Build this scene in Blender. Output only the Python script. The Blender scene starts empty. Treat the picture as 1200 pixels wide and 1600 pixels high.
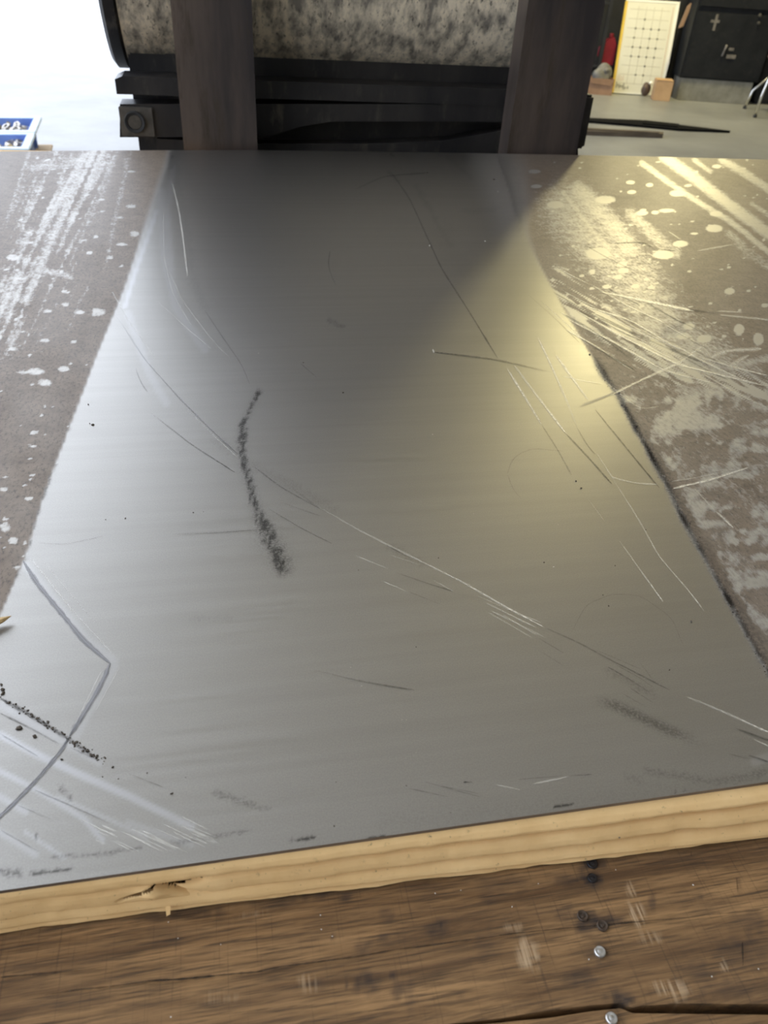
import bpy, bmesh, math, random
import numpy as np
from mathutils import Vector, Matrix

random.seed(7); RNG = np.random.default_rng(7)
scene = bpy.context.scene
COL = scene.collection

# ------------------------------------------------------------------ camera
PITCH, ROLL, FPX = math.radians(36.87), math.radians(4.0), 1200.0
CAM = np.array([0.0, 0.0, 1.26])
_F = np.array([0, math.cos(PITCH), -math.sin(PITCH)])
_R0 = np.array([1.0, 0, 0]); _U0 = np.array([0, math.sin(PITCH), math.cos(PITCH)])
_R = math.cos(ROLL) * _R0 + math.sin(ROLL) * _U0
_U = -math.sin(ROLL) * _R0 + math.cos(ROLL) * _U0
cd = bpy.data.cameras.new('camera'); cam = bpy.data.objects.new('camera', cd); COL.objects.link(cam)
cam.matrix_world = Matrix(((_R[0], _U[0], -_F[0], CAM[0]), (_R[1], _U[1], -_F[1], CAM[1]), (_R[2], _U[2], -_F[2], CAM[2]), (0, 0, 0, 1)))
cd.sensor_fit = 'VERTICAL'; cd.sensor_height = 36; cd.sensor_width = 27; cd.lens = 36 * FPX / 1600
cd.clip_start = 0.01; cd.clip_end = 300
cd.dof.use_dof = True; cd.dof.focus_distance = 0.48; cd.dof.aperture_fstop = 18
scene.camera = cam

# ------------------------------------------------------------------ world, light, exposure
w = bpy.data.worlds.new('overcast_sky'); scene.world = w; w.use_nodes = True
bg = w.node_tree.nodes['Background']; bg.inputs[0].default_value = (0.80, 0.87, 1.0, 1); bg.inputs[1].default_value = 3.85
vs = scene.view_settings
vs.view_transform = 'Standard'; vs.look = 'None'; vs.gamma = 1.0; vs.use_curve_mapping = False; vs.exposure = 0.0
LAMP_STRENGTH = 195.0

# ------------------------------------------------------------------ measuring helpers
PLATE_Z, WOOD_Z, YAW = 0.97, 0.9450, math.radians(12.8)
UX = np.array([math.cos(YAW), math.sin(YAW), 0]); VX = np.array([-math.sin(YAW), math.cos(YAW), 0])
O = np.array([0.0065, 0.1688, 0.0])         # middle of the sheet's near edge, on the floor plane
DEPTH = 1.19

def rays(px):
    px = np.atleast_2d(np.asarray(px, float))
    return _F[None] * FPX + _R[None] * (px[:, :1] - 600) - _U[None] * (px[:, 1:] - 800)
def on_z(px, z):                            # sight lines met with a level plane -> world points
    d = rays(px); return CAM + d * ((z - CAM[2]) / d[:, 2])[:, None]
def on_y(px, y):                            # met with an upright plane across the room
    d = rays(px); return CAM + d * (y / d[:, 1])[:, None]
def on_l(px, ly):                           # met with an upright plane parallel to the sheet's near edge -> load coordinates
    d = rays(px); t = (ly - (CAM - O) @ VX) / (d @ VX); return to_l(CAM + d * t[:, None])
def to_l(p):
    q = np.atleast_2d(p) - O; return np.stack([q @ UX, q @ VX, q[:, 2]], 1)
def to_w(l):
    l = np.atleast_2d(l); return O + l[:, :1] * UX + l[:, 1:2] * VX + np.array([0, 0, 1]) * l[:, 2:3]
def loc_z(px, z): return to_l(on_z(px, z))  # load coordinates of a spot on a level plane
def project(pw):
    q = pw - CAM; z = q @ _F; return np.stack([600 + FPX * (q @ _R) / z, 800 - FPX * (q @ _U) / z], 1)

# ------------------------------------------------------------------ materials
class NT:
    def __init__(s, name):
        s.m = bpy.data.materials.new(name); s.m.use_nodes = True; s.t = s.m.node_tree
        s.b = s.t.nodes['Principled BSDF']; s.out = s.t.nodes['Material Output']
    def n(s, kind, **kw):
        o = s.t.nodes.new(kind)
        for k, v in kw.items(): setattr(o, k, v)
        return o
    def l(s, a, b): s.t.links.new(a, b)
    def set(s, **kw):
        for k, v in kw.items():
            i = s.b.inputs[k.replace('_', ' ')]
            if isinstance(v, bpy.types.NodeSocket): s.l(v, i)
            else: i.default_value = v
    def coord(s, scale=(1, 1, 1), rot=(0, 0, 0), which='Object'):
        c = s.n('ShaderNodeTexCoord'); m = s.n('ShaderNodeMapping'); s.l(c.outputs[which], m.inputs[0])
        m.inputs['Scale'].default_value = scale; m.inputs['Rotation'].default_value = rot
        return m.outputs[0]
    def noise(s, vec, scale=5, detail=4, rough=0.55, dist=0):
        o = s.n('ShaderNodeTexNoise'); s.l(vec, o.inputs['Vector'])
        o.inputs['Scale'].default_value = scale; o.inputs['Detail'].default_value = detail
        o.inputs['Roughness'].default_value = rough; o.inputs['Distortion'].default_value = dist
        return o.outputs['Fac']
    def ramp(s, fac, stops):
        o = s.n('ShaderNodeValToRGB'); s.l(fac, o.inputs[0]); e = o.color_ramp.elements
        while len(e) < len(stops): e.new(0.5)
        for q, (p, c) in zip(e, stops):
            q.position = p; q.color = (c, c, c, 1) if isinstance(c, (int, float)) else (*c, 1)
        return o.outputs[0]
    def math(s, op, a, b=0.0, clamp=False):
        o = s.n('ShaderNodeMath', operation=op, use_clamp=clamp)
        for i, v in enumerate((a, b)):
            if isinstance(v, bpy.types.NodeSocket): s.l(v, o.inputs[i])
            else: o.inputs[i].default_value = v
        return o.outputs[0]
    def mix(s, fac, a, b, blend='MIX'):
        o = s.n('ShaderNodeMix', data_type='RGBA', blend_type=blend)
        for i, v in ((0, fac), (6, a), (7, b)):
            if isinstance(v, bpy.types.NodeSocket): s.l(v, o.inputs[i])
            elif i == 0: o.inputs[0].default_value = v
            else: o.inputs[i].default_value = (*v, 1)
        return o.outputs[2]
    def fmix(s, fac, a, b):
        o = s.n('ShaderNodeMix', data_type='FLOAT')
        for i, v in ((0, fac), (2, a), (3, b)):
            if isinstance(v, bpy.types.NodeSocket): s.l(v, o.inputs[i])
            else: o.inputs[i].default_value = v
        return o.outputs[0]
    def attr(s, name):
        o = s.n('ShaderNodeAttribute', attribute_name=name); return o.outputs['Fac']
    def bump(s, h, strength=0.3, dist=0.001):
        o = s.n('ShaderNodeBump'); s.l(h, o.inputs['Height']); o.inputs['Strength'].default_value = strength
        o.inputs['Distance'].default_value = dist; s.l(o.outputs[0], s.b.inputs['Normal']); return o

def worn(name, c0, c1, rough=0.6, metal=0.0, scale=8, stretch=(1, 1, 1), lo=0.35, hi=0.65, bump=0.0, c2=None, spec=0.5):
    t = NT(name); v = t.coord(stretch); f = t.noise(v, scale, 6, 0.62)
    c = t.mix(t.ramp(f, [(lo, 0.0), (hi, 1.0)]), c0, c1)
    if c2: c = t.mix(t.ramp(t.noise(v, scale * 3.1, 5, 0.7), [(0.55, 0.0), (0.68, 1.0)]), c, c2)
    t.set(Base_Color=c, Roughness=rough, Metallic=metal); t.b.inputs['Specular IOR Level'].default_value = spec
    if bump: t.bump(f, bump, 0.004)
    return t.m

M = {}
M['black_steel'] = worn('black_oily_steel', (0.014, 0.014, 0.016), (0.045, 0.041, 0.038), 0.42, 0.35, 9, (1, 1, 0.35), c2=(0.07, 0.062, 0.052))
M['fork_steel'] = worn('worn_fork_steel', (0.052, 0.045, 0.045), (0.15, 0.115, 0.094), 0.38, 0.5, 7, (1.6, 1, 0.25), c2=(0.075, 0.058, 0.044))
M['pin_steel'] = worn('greasy_pin_steel', (0.07, 0.066, 0.06), (0.15, 0.138, 0.12), 0.45, 0.5, 30)
M['drum_paint'] = worn('chipped_khaki_paint', (0.20, 0.178, 0.145), (0.74, 0.64, 0.47), 0.5, 0.05, 34, (1.5, 1, 0.8), 0.36, 0.60, 0.4, (0.055, 0.05, 0.045))
M['rubber'] = worn('black_rubber', (0.012, 0.012, 0.012), (0.03, 0.03, 0.03), 0.8, 0, 12)
M['truck_paint'] = worn('dark_truck_paint', (0.02, 0.022, 0.024), (0.05, 0.05, 0.05), 0.5, 0.2, 5)
M['concrete'] = worn('shop_concrete', (0.185, 0.185, 0.18), (0.27, 0.27, 0.26), 0.40, 0, 1.3, c2=(0.225, 0.225, 0.215))
M['yard'] = worn('yard_concrete', (0.55, 0.55, 0.55), (0.68, 0.68, 0.67), 0.8, 0, 0.9)
M['wall'] = worn('painted_block_wall', (0.27, 0.25, 0.21), (0.34, 0.32, 0.27), 0.8, 0, 1.2)
M['dark_wall'] = worn('near_black', (0.006, 0.006, 0.007), (0.016, 0.016, 0.018), 0.75, 0, 2.5)  # even near-black tone, shared by back wall, rack and locker
M['roof'] = worn('pale_roof_sheet', (0.56, 0.50, 0.40), (0.66, 0.60, 0.49), 0.7, 0, 1.0)
M['cabinet'] = worn('black_cabinet_paint', (0.006, 0.007, 0.009), (0.013, 0.014, 0.016), 0.55, 0, 6, c2=(0.018, 0.018, 0.019), spec=0.3)
M['kick'] = worn('grey_kick_panel', (0.20, 0.195, 0.165), (0.30, 0.29, 0.25), 0.5, 0.2, 9)
M['mark'] = worn('rubbed_marks', (0.10, 0.09, 0.08), (0.2, 0.18, 0.16), 0.6, 0, 30)
M['board_white'] = worn('cream_board', (0.66, 0.635, 0.52), (0.70, 0.675, 0.555), 0.35, 0, 4)
M['board_frame'] = worn('white_board_frame', (0.78, 0.76, 0.68), (0.85, 0.83, 0.74), 0.4, 0, 8)
M['board_yellow'] = worn('yellow_edge', (0.62, 0.42, 0.05), (0.72, 0.50, 0.08), 0.5, 0, 8)
M['ink'] = worn('faded_ink', (0.42, 0.39, 0.31), (0.56, 0.52, 0.41), 0.6, 0, 60)
M['ink_dark'] = worn('dark_ink', (0.12, 0.115, 0.095), (0.25, 0.24, 0.19), 0.6, 0, 60)
M['ink_red'] = worn('red_ink', (0.50, 0.33, 0.24), (0.62, 0.46, 0.35), 0.6, 0, 60)
M['cardboard'] = worn('cardboard', (0.42, 0.26, 0.13), (0.52, 0.33, 0.17), 0.8, 0, 6)
M['cardboard_dark'] = worn('brown_cardboard', (0.24, 0.14, 0.085), (0.34, 0.20, 0.12), 0.8, 0, 6)
M['red'] = worn('red_plastic', (0.17, 0.008, 0.014), (0.23, 0.012, 0.022), 0.45, 0, 10)
M['blue_print'] = worn('blue_print', (0.09, 0.11, 0.2), (0.14, 0.16, 0.28), 0.6, 0, 10)
M['grey_rag'] = worn('grey_rag', (0.10, 0.095, 0.08), (0.24, 0.225, 0.19), 0.9, 0, 14)
M['raw_wood'] = worn('raw_brown_wood', (0.20, 0.12, 0.07), (0.36, 0.22, 0.13), 0.7, 0, 6, (1, 1, 0.2))
M['batten'] = worn('dirty_batten', (0.07, 0.052, 0.036), (0.14, 0.11, 0.075), 0.8, 0, 9, (0.3, 1, 1))
M['chrome'] = worn('scuffed_chrome', (0.55, 0.54, 0.5), (0.75, 0.74, 0.7), 0.22, 1.0, 12)
M['seat'] = worn('brown_vinyl', (0.07, 0.045, 0.032), (0.11, 0.07, 0.05), 0.55, 0, 9)
M['blue_plastic'] = worn('blue_bin_plastic', (0.13, 0.22, 0.55), (0.17, 0.27, 0.62), 0.4, 0, 8)
M['rim_plastic'] = worn('pale_blue_rim', (0.55, 0.66, 0.74), (0.65, 0.75, 0.82), 0.4, 0, 8)  # bin rims given a paler blue-white than the bins
M['zinc'] = worn('zinc_nut', (0.30, 0.27, 0.23), (0.55, 0.52, 0.48), 0.35, 0.9, 40)
M['pale_wood'] = worn('pale_pallet_wood', (0.50, 0.36, 0.22), (0.62, 0.47, 0.30), 0.8, 0, 8, (0.3, 1, 1))
M['dirt'] = worn('dry_dirt', (0.045, 0.036, 0.028), (0.11, 0.088, 0.065), 0.95, 0, 300)
M['nail_old'] = worn('black_nail', (0.012, 0.012, 0.014), (0.035, 0.03, 0.028), 0.5, 0.5, 400)
M['nail_rust'] = worn('rusted_nail', (0.05, 0.038, 0.028), (0.11, 0.075, 0.05), 0.6, 0.5, 400)
M['nail_new'] = worn('bright_nail', (0.42, 0.41, 0.39), (0.68, 0.67, 0.65), 0.35, 0.9, 500)
M['sheet_edge'] = worn('sheared_sheet_edge', (0.12, 0.10, 0.085), (0.24, 0.20, 0.17), 0.5, 0.6, 60, (0.2, 1, 1))
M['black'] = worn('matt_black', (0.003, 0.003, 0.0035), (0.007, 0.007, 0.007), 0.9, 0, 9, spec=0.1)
M['lamp_metal'] = worn('lamp_housing', (0.3, 0.3, 0.3), (0.4, 0.4, 0.4), 0.4, 0.8, 10)

# ------------------------------------------------------------------ mesh helpers
def link(name, me, mats=None, parent=None):
    o = bpy.data.objects.new(name, me); COL.objects.link(o)
    if mats is not None:
        for m in (mats if isinstance(mats, (list, tuple)) else [mats]): me.materials.append(m)
    if parent is not None: o.parent = parent
    return o
def from_bm(name, bm, mat, parent=None, smooth=False, bevel=0.0, seg=2):
    if bevel:
        bmesh.ops.bevel(bm, geom=[e for e in bm.edges if len(e.link_faces) == 2 and e.calc_face_angle(0) > 0.5], offset=bevel, segments=seg, affect='EDGES', clamp_overlap=True)
    bmesh.ops.recalc_face_normals(bm, faces=bm.faces)
    me = bpy.data.meshes.new(name); bm.to_mesh(me); bm.free()
    if smooth: me.polygons.foreach_set('use_smooth', [True] * len(me.polygons))
    return link(name, me, mat, parent)
def tag(o, label=None, cat=None, group=None, kind=None):
    if label: o['label'] = label
    if cat: o['category'] = cat
    if group: o['group'] = group
    if kind: o['kind'] = kind
    return o
def empty(name, loc=(0, 0, 0), rz=0.0):
    o = bpy.data.objects.new(name, None); COL.objects.link(o); o.location = loc; o.rotation_euler = (0, 0, rz)
    o.empty_display_size = 0.1; return o
def box_bm(lo, hi, bm=None):
    bm = bm or bmesh.new()
    c = [(lo[i] + hi[i]) / 2 for i in range(3)]; s = [hi[i] - lo[i] for i in range(3)]
    bmesh.ops.create_cube(bm, size=1, matrix=Matrix.Translation(c) @ Matrix.Diagonal((*s, 1))); return bm
def box(name, lo, hi, mat, parent=None, bevel=0.004): return from_bm(name, box_bm(lo, hi), mat, parent, bevel=bevel)
def prism(name, poly, y0, y1, mat, parent=None, bevel=0.0):     # poly of (x, z), pushed from y0 to y1
    bm = bmesh.new(); a = [bm.verts.new((x, y0, z)) for x, z in poly]; b = [bm.verts.new((x, y1, z)) for x, z in poly]
    n = len(poly); bm.faces.new(a); bm.faces.new(b[::-1])
    for i in range(n): bm.faces.new((a[i], a[(i + 1) % n], b[(i + 1) % n], b[i]))
    return from_bm(name, bm, mat, parent, bevel=bevel)
def slab(name, poly, z0, z1, mat, parent=None, bevel=0.0):      # poly of (x, y), raised from z0 to z1
    bm = bmesh.new(); a = [bm.verts.new((x, y, z0)) for x, y in poly]; b = [bm.verts.new((x, y, z1)) for x, y in poly]
    n = len(poly); bm.faces.new(a); bm.faces.new(b[::-1])
    for i in range(n): bm.faces.new((a[i], a[(i + 1) % n], b[(i + 1) % n], b[i]))
    return from_bm(name, bm, mat, parent, bevel=bevel)
def lathe(name, prof, mat, parent=None, axis='Z', seg=48, loc=(0, 0, 0), smooth=True):   # prof of (radius, along)
    bm = bmesh.new(); rings = []
    for r, h in prof:
        ring = []
        for k in range(seg):
            a = 2 * math.pi * k / seg; c, s = r * math.cos(a), r * math.sin(a)
            p = (c, s, h) if axis == 'Z' else (h, c, s) if axis == 'X' else (c, h, s)
            ring.append(bm.verts.new((p[0] + loc[0], p[1] + loc[1], p[2] + loc[2])))
        rings.append(ring)
    for A, B in zip(rings, rings[1:]):
        for k in range(seg): bm.faces.new((A[k], A[(k + 1) % seg], B[(k + 1) % seg], B[k]))
    for R_ in (rings[0], rings[-1]):
        try: bm.faces.new(R_)
        except ValueError: pass
    o = from_bm(name, bm, mat, parent)
    if smooth:
        for p in o.data.polygons: p.use_smooth = len(p.vertices) == 4
        o.data.set_sharp_from_angle(angle=math.radians(35))
    return o
def tube(name, pts, r, mat, parent=None, seg=12):
    bm = bmesh.new(); pts = [Vector(p) for p in pts]; rings = []
    for i, p in enumerate(pts):
        d = (pts[min(i + 1, len(pts) - 1)] - pts[max(i - 1, 0)]).normalized()
        a = d.orthogonal().normalized() if i == 0 else (rings_a - d * rings_a.dot(d)).normalized()
        rings_a = a; b = d.cross(a)
        rings.append([bm.verts.new(p + (a * math.cos(2 * math.pi * k / seg) + b * math.sin(2 * math.pi * k / seg)) * r) for k in range(seg)])
    for A, B in zip(rings, rings[1:]):
        for k in range(seg): bm.faces.new((A[k], A[(k + 1) % seg], B[(k + 1) % seg], B[k]))
    bm.faces.new(rings[0]); bm.faces.new(rings[-1])
    return from_bm(name, bm, mat, parent, smooth=True)
def grid_mesh(name, X, Y, Z, attrs=None, uv=False, drop=None):             # arrays (rows, columns)
    r, c = X.shape; me = bpy.data.meshes.new(name)
    me.vertices.add(r * c); me.vertices.foreach_set('co', np.stack([X, Y, Z], -1).astype(np.float32).ravel())
    i = np.arange(r * c).reshape(r, c); q = np.stack([i[:-1, :-1], i[:-1, 1:], i[1:, 1:], i[1:, :-1]], -1).reshape(-1, 4)
    if drop is not None: q = q[~drop.ravel()]
    me.loops.add(q.size); me.loops.foreach_set('vertex_index', q.ravel().astype(np.int32))
    me.polygons.add(len(q)); me.polygons.foreach_set('loop_start', (np.arange(len(q)) * 4).astype(np.int32))
    me.polygons.foreach_set('use_smooth', np.ones(len(q), bool))
    me.update(calc_edges=True)
    for k, a in (attrs or {}).items():
        at = me.attributes.new(k, 'FLOAT', 'POINT'); at.data.foreach_set('value', np.asarray(a, np.float32).ravel())
    if uv:
        l = me.uv_layers.new(name='UVMap'); f = q.ravel()
        l.data.foreach_set('uv', np.stack([X.ravel()[f], Y.ravel()[f]], 1).astype(np.float32).ravel())
    return me
def seg_dist(P, line):                                          # distance and position (0..1) along a polyline
    line = np.asarray(line, float); best = np.full(len(P), 1e9); pos = np.zeros(len(P)); side = np.zeros(len(P))
    L = np.r_[0, np.cumsum(np.hypot(*np.diff(line, axis=0).T))]
    for k in range(len(line) - 1):
        a, b = line[k], line[k + 1]; d = b - a; t = np.clip(((P - a) @ d) / (d @ d), 0, 1); q = P - (a + t[:, None] * d)
        h = np.hypot(q[:, 0], q[:, 1]); m = h < best
        best[m] = h[m]; pos[m] = ((L[k] + t * (L[k + 1] - L[k])) / L[-1])[m]; side[m] = (d[0] * q[:, 1] - d[1] * q[:, 0])[m]
    return best, pos, side
def inside(P, poly):
    x, y = P.T; r = np.zeros(len(P), bool); n = len(poly)
    for i in range(n):
        (x1, y1), (x2, y2) = poly[i], poly[(i + 1) % n]
        c = ((y1 > y) != (y2 > y)) & (x < (x2 - x1) * (y - y1) / ((y2 - y1) or 1e-9) + x1); r ^= c
    return r
def sstep(a, b, x):
    t = np.clip((x - a) / (b - a), 0, 1); return t * t * (3 - 2 * t)
def vnoise(P, scale, seed=0):                                   # smooth value noise for wear edges
    g = np.random.default_rng(seed).random((64, 64)); q = P / scale; i = np.floor(q).astype(int); f = q - i; f = f * f * (3 - 2 * f)
    a = g[i[:, 0] % 64, i[:, 1] % 64]; b = g[(i[:, 0] + 1) % 64, i[:, 1] % 64]; c = g[i[:, 0] % 64, (i[:, 1] + 1) % 64]; d = g[(i[:, 0] + 1) % 64, (i[:, 1] + 1) % 64]
    return (a * (1 - f[:, 0]) + b * f[:, 0]) * (1 - f[:, 1]) + (c * (1 - f[:, 0]) + d * f[:, 0]) * f[:, 1]

# ------------------------------------------------------------------ the hall
def struct(name, lo, hi, mat): return tag(box(name, lo, hi, mat, bevel=0), kind='structure')
struct('floor', (-6.2, -6.2, -0.2), (7.2, 10.06, 0.0), M['concrete'])
struct('yard_ground', (-40, 10.08, -0.24), (40, 70, -0.015), M['yard'])
struct('yard_apron', (-40, -30, -0.24), (-6.22, 10.07, -0.015), M['yard'])
wb = struct('wall_back', (-2.6, 10.1, 0), (7.2, 10.3, 4.8), M['dark_wall'])
struct('wall_right', (7.0, -6.2, 0), (7.2, 10.1, 4.8), M['wall'])
struct('wall_front', (-2.6, -6.4, 0), (7.2, -6.2, 4.8), M['wall'])
# unseen roof edge on added columns, cut back so open sky lights the sheet
for yy in (-6.1, -2.6, 9.98): struct('trim_column', (-2.62, yy - 0.1, 0), (-2.42, yy + 0.1, 4.7), M['wall'])
struct('trim_eaves_beam', (-2.62, -6.2, 4.701), (-2.42, 10.1, 4.849), M['wall'])
# unseen pale roof; gaps between sheets added and sized to let sky light in
y = -6.2
while y < 10.2:
    struct('ceiling', (-2.62, y, 4.85), (7.2, y + 0.625, 4.95), M['roof']); y += 0.70

# ------------------------------------------------------------------ steel sheet
def gl(*pts): return np.array(pts, float)
rows, cols = 430, 460
tY = np.linspace(0, 1, rows); ys = DEPTH * (0.42 * tY ** 1.0 + 0.58 * tY ** 2.6)
tX = np.linspace(-1, 1, cols - 4)
XX = np.zeros((rows, cols)); YY = np.repeat(ys[:, None], cols, 1)
XX[:, 2:-2] = -0.02 + tX[None] * (0.23 + 0.56 * ys[:, None]) + 0.18 * ys[:, None]
XX[:, 1] = XX[:, 2] - 0.05; XX[:, -2] = XX[:, -3] + 0.05
XX[:, 0] = -1.20; XX[:, -1] = 1.24
FAR = ([-1.2, -0.37, -0.19, 0.01, 0.22, 0.44, 0.69, 0.94, 1.24], [1.110, 1.156, 1.177, 1.195, 1.2015, 1.2035, 1.203, 1.195, 1.185])   # slightly crooked shear cut at the far side
YY = YY * np.interp(XX, *FAR) / DEPTH
ZZ = np.full_like(XX, PLATE_Z)
PW = to_w(np.stack([XX.ravel(), YY.ravel(), ZZ.ravel()], 1)); PX = project(PW)

left_edge = gl((272, 225), (262, 262), (248, 300), (222, 370), (195, 450), (150, 560), (135, 600), (110, 665), (70, 770), (40, 870), (8, 945), (-60, 1100))
right_edge = gl((770, 225), (792, 290), (815, 365), (855, 438), (918, 548), (965, 620), (1045, 765), (1110, 890), (1200, 1052), (1290, 1215))
bare = inside(PX, np.vstack([left_edge, [(-60, 1700), (1500, 1700)], right_edge[::-1]]))
dl, pl, _ = seg_dist(PX, left_edge); dr, pr, _ = seg_dist(PX, right_edge)
isL = (PX[:, 0] < 560) & ~bare; isR = (PX[:, 0] >= 560) & ~bare
soft_l = 3 + 10 * sstep(420, 260, PX[:, 1]) ; soft_r = 4 + 50 * sstep(420, 260, PX[:, 1])
n1 = vnoise(PX, 14, 1); n2 = vnoise(PX, 40, 2); n3 = vnoise(PX, 5, 3)
dust = np.where(isL, sstep(-0.3, 1, dl / soft_l), 0) + np.where(isR, sstep(-0.3, 1, dr / soft_r), 0)
dust = dust * (0.88 + 0.14 * n2)
# scratched swath where something was dragged across the border on the right
sw, sp, _ = seg_dist(PX, gl((845, 425), (960, 520), (1060, 575), (1210, 610)))
swath = sstep(42, 10, sw) * sstep(0, 0.06, sp)
streak_r = vnoise(np.stack([PX[:, 0] * 0.05 + PX[:, 1] * 0.06, (PX[:, 1] - 0.62 * PX[:, 0]) * 0.8], 1), 2.4, 5)
polish = np.zeros(len(PX))
polish = np.maximum(polish, swath * sstep(0.3, 0.75, streak_r) * 0.9)
glow_d, gp, _ = seg_dist(PX, gl((890, 330), (985, 430), (1040, 520), (1100, 560)))
polish = np.maximum(polish, 0.42 * sstep(90, 10, glow_d) * ~bare)  # extra polish over a broad patch, put in to raise the lamp's glow
# rubbed patches on the left dust: streaks that run with the load's depth
streak_l = vnoise(np.stack([(PX[:, 0] + 0.48 * PX[:, 1]) * 0.8, PX[:, 1] * 0.05 + 3], 1), 3.2, 8)
lw, lp, _ = seg_dist(PX, gl((135, 240), (85, 330), (60, 420), (0, 500)))
polish = np.maximum(polish, 0.50 * isL * sstep(105, 15, lw) * sstep(0.2, 0.75, streak_l * 0.7 + n1 * 0.3))
for pts, wd, amt in [
    (gl((1003, 255), (1045, 285), (1085, 312), (1140, 345), (1215, 405)), 6, 0.8), (gl((1038, 245), (1085, 278), (1140, 320), (1215, 375)), 11, 0.95),
    (gl((1128, 250), (1160, 268), (1215, 305)), 8, 0.8), (gl((1085, 250), (1110, 268)), 5, 0.7), (gl((905, 300), (955, 350), (985, 392)), 22, 0.75),
    (gl((880, 300), (925, 360), (965, 400)), 5, 0.8), (gl((985, 335), (1040, 385), (1055, 395)), 14, 0.6), (gl((1175, 318), (1215, 345)), 5, 0.6),
    (gl((1140, 365), (1170, 395), (1215, 425)), 10, 0.5), (gl((1100, 570), (1150, 572), (1200, 560)), 9, 0.6),
    (gl((205, 235), (182, 330), (165, 420)), 5, 0.5), (gl((130, 245), (100, 330), (62, 420), (40, 470)), 9, 0.8),
    (gl((0, 455), (30, 440), (60, 420), (110, 432)), 7, 0.7), (gl((45, 240), (25, 300), (10, 345)), 4, 0.6), (gl((50, 262), (120, 252), (190, 255)), 12, 0.6),
    (gl((0, 500), (25, 470)), 10, 0.6), (gl((150, 430), (125, 470), (105, 520)), 3, 0.55)]:
    d, p_, _ = seg_dist(PX, pts); polish = np.maximum(polish, amt * (0.55 if pts[0, 0] < 560 else 0.68) * sstep(wd * 1.5, wd * 0.2, d) * ~bare)
spots = [(148, 488, 18, 7), (125, 488, 8, 3), (55, 580, 15, 6), (70, 598, 13, 6), (35, 582, 10, 3), (100, 576, 9, 5), (20, 545, 6, 4), (70, 532, 8, 3), (115, 534, 6, 3), (102, 476, 7, 3),
         (75, 486, 7, 3), (205, 322, 8, 3), (188, 340, 5, 2), (210, 365, 8, 5), (190, 382, 9, 3), (172, 402, 6, 3), (205, 268, 7, 2), (160, 330, 5, 2), (158, 312, 6, 2), (20, 402, 12, 5), (8, 823, 9, 8), (20, 845, 8, 6),
         (53, 676, 7, 4), (70, 635, 4, 3), (8, 745, 5, 2), (42, 780, 5, 2), (5, 765, 8, 4), (150, 370, 4, 3), (140, 395, 5, 3),
         (945, 312, 17, 6), (868, 320, 14, 6), (935, 396, 21, 10), (1037, 398, 17, 7), (1063, 381, 12, 5), (835, 268, 9, 3), (838, 291, 8, 3), (985, 285, 7, 3), (987, 300, 7, 3), (1015, 289, 6, 3), (1075, 290, 6, 2),
         (1003, 333, 9, 4), (1024, 332, 6, 3), (1042, 329, 12, 3), (1060, 302, 14, 5), (1119, 334, 11, 4), (1116, 357, 13, 6), (972, 413, 8, 4), (974, 423, 9, 4), (965, 433, 7, 3), (948, 448, 7, 3), (993, 447, 7, 3), (1018, 449, 5, 3),
         (1005, 328, 5, 2), (1140, 455, 8, 5), (1155, 515, 8, 9), (1185, 530, 8, 10), (1076, 510, 10, 5), (1068, 525, 9, 5), (1100, 530, 12, 6), (925, 425, 5, 4), (1085, 365, 6, 2), (1120, 260, 7, 3), (1195, 477, 6, 3)]
for cx, cy, a, b in spots:
    q = np.hypot((PX[:, 0] - cx) / a, (PX[:, 1] - cy) / b); polish = np.maximum(polish, (0.62 if cx < 560 else 0.95) * sstep(1.35, 0.55, q) * (dust > 0.2))
rs = np.random.default_rng(21)
for k in range(230):                                                # fine droplets
    L_ = rs.random() < 0.45
    cx, cy = (rs.uniform(0, 200), rs.uniform(245, 900)) if L_ else (rs.uniform(860, 1200), rs.uniform(250, 540))
    s = rs.uniform(1.5, 4) * (0.6 + cy / 900); m = (abs(PX[:, 0] - cx) < 12) & (abs(PX[:, 1] - cy) < 12)
    q = np.hypot((PX[m, 0] - cx) / s, (PX[m, 1] - cy) / (s * 0.55)); polish[m] = np.maximum(polish[m], 0.75 * sstep(1.2, 0.5, q) * (dust[m] > 0.3))
# smeared, half-cleaned ground on the lower right
low = sstep(545, 640, PX[:, 1] + 0.1 * (PX[:, 0] - 1000)) * isR
rub = vnoise(np.stack([PX[:, 0] * 0.35, PX[:, 1]], 1), 13, 12) * 0.6 + vnoise(PX, 9, 14) * 0.4
polish = np.maximum(polish, low * (0.15 + 0.42 * sstep(0.3, 0.75, rub)))
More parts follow.
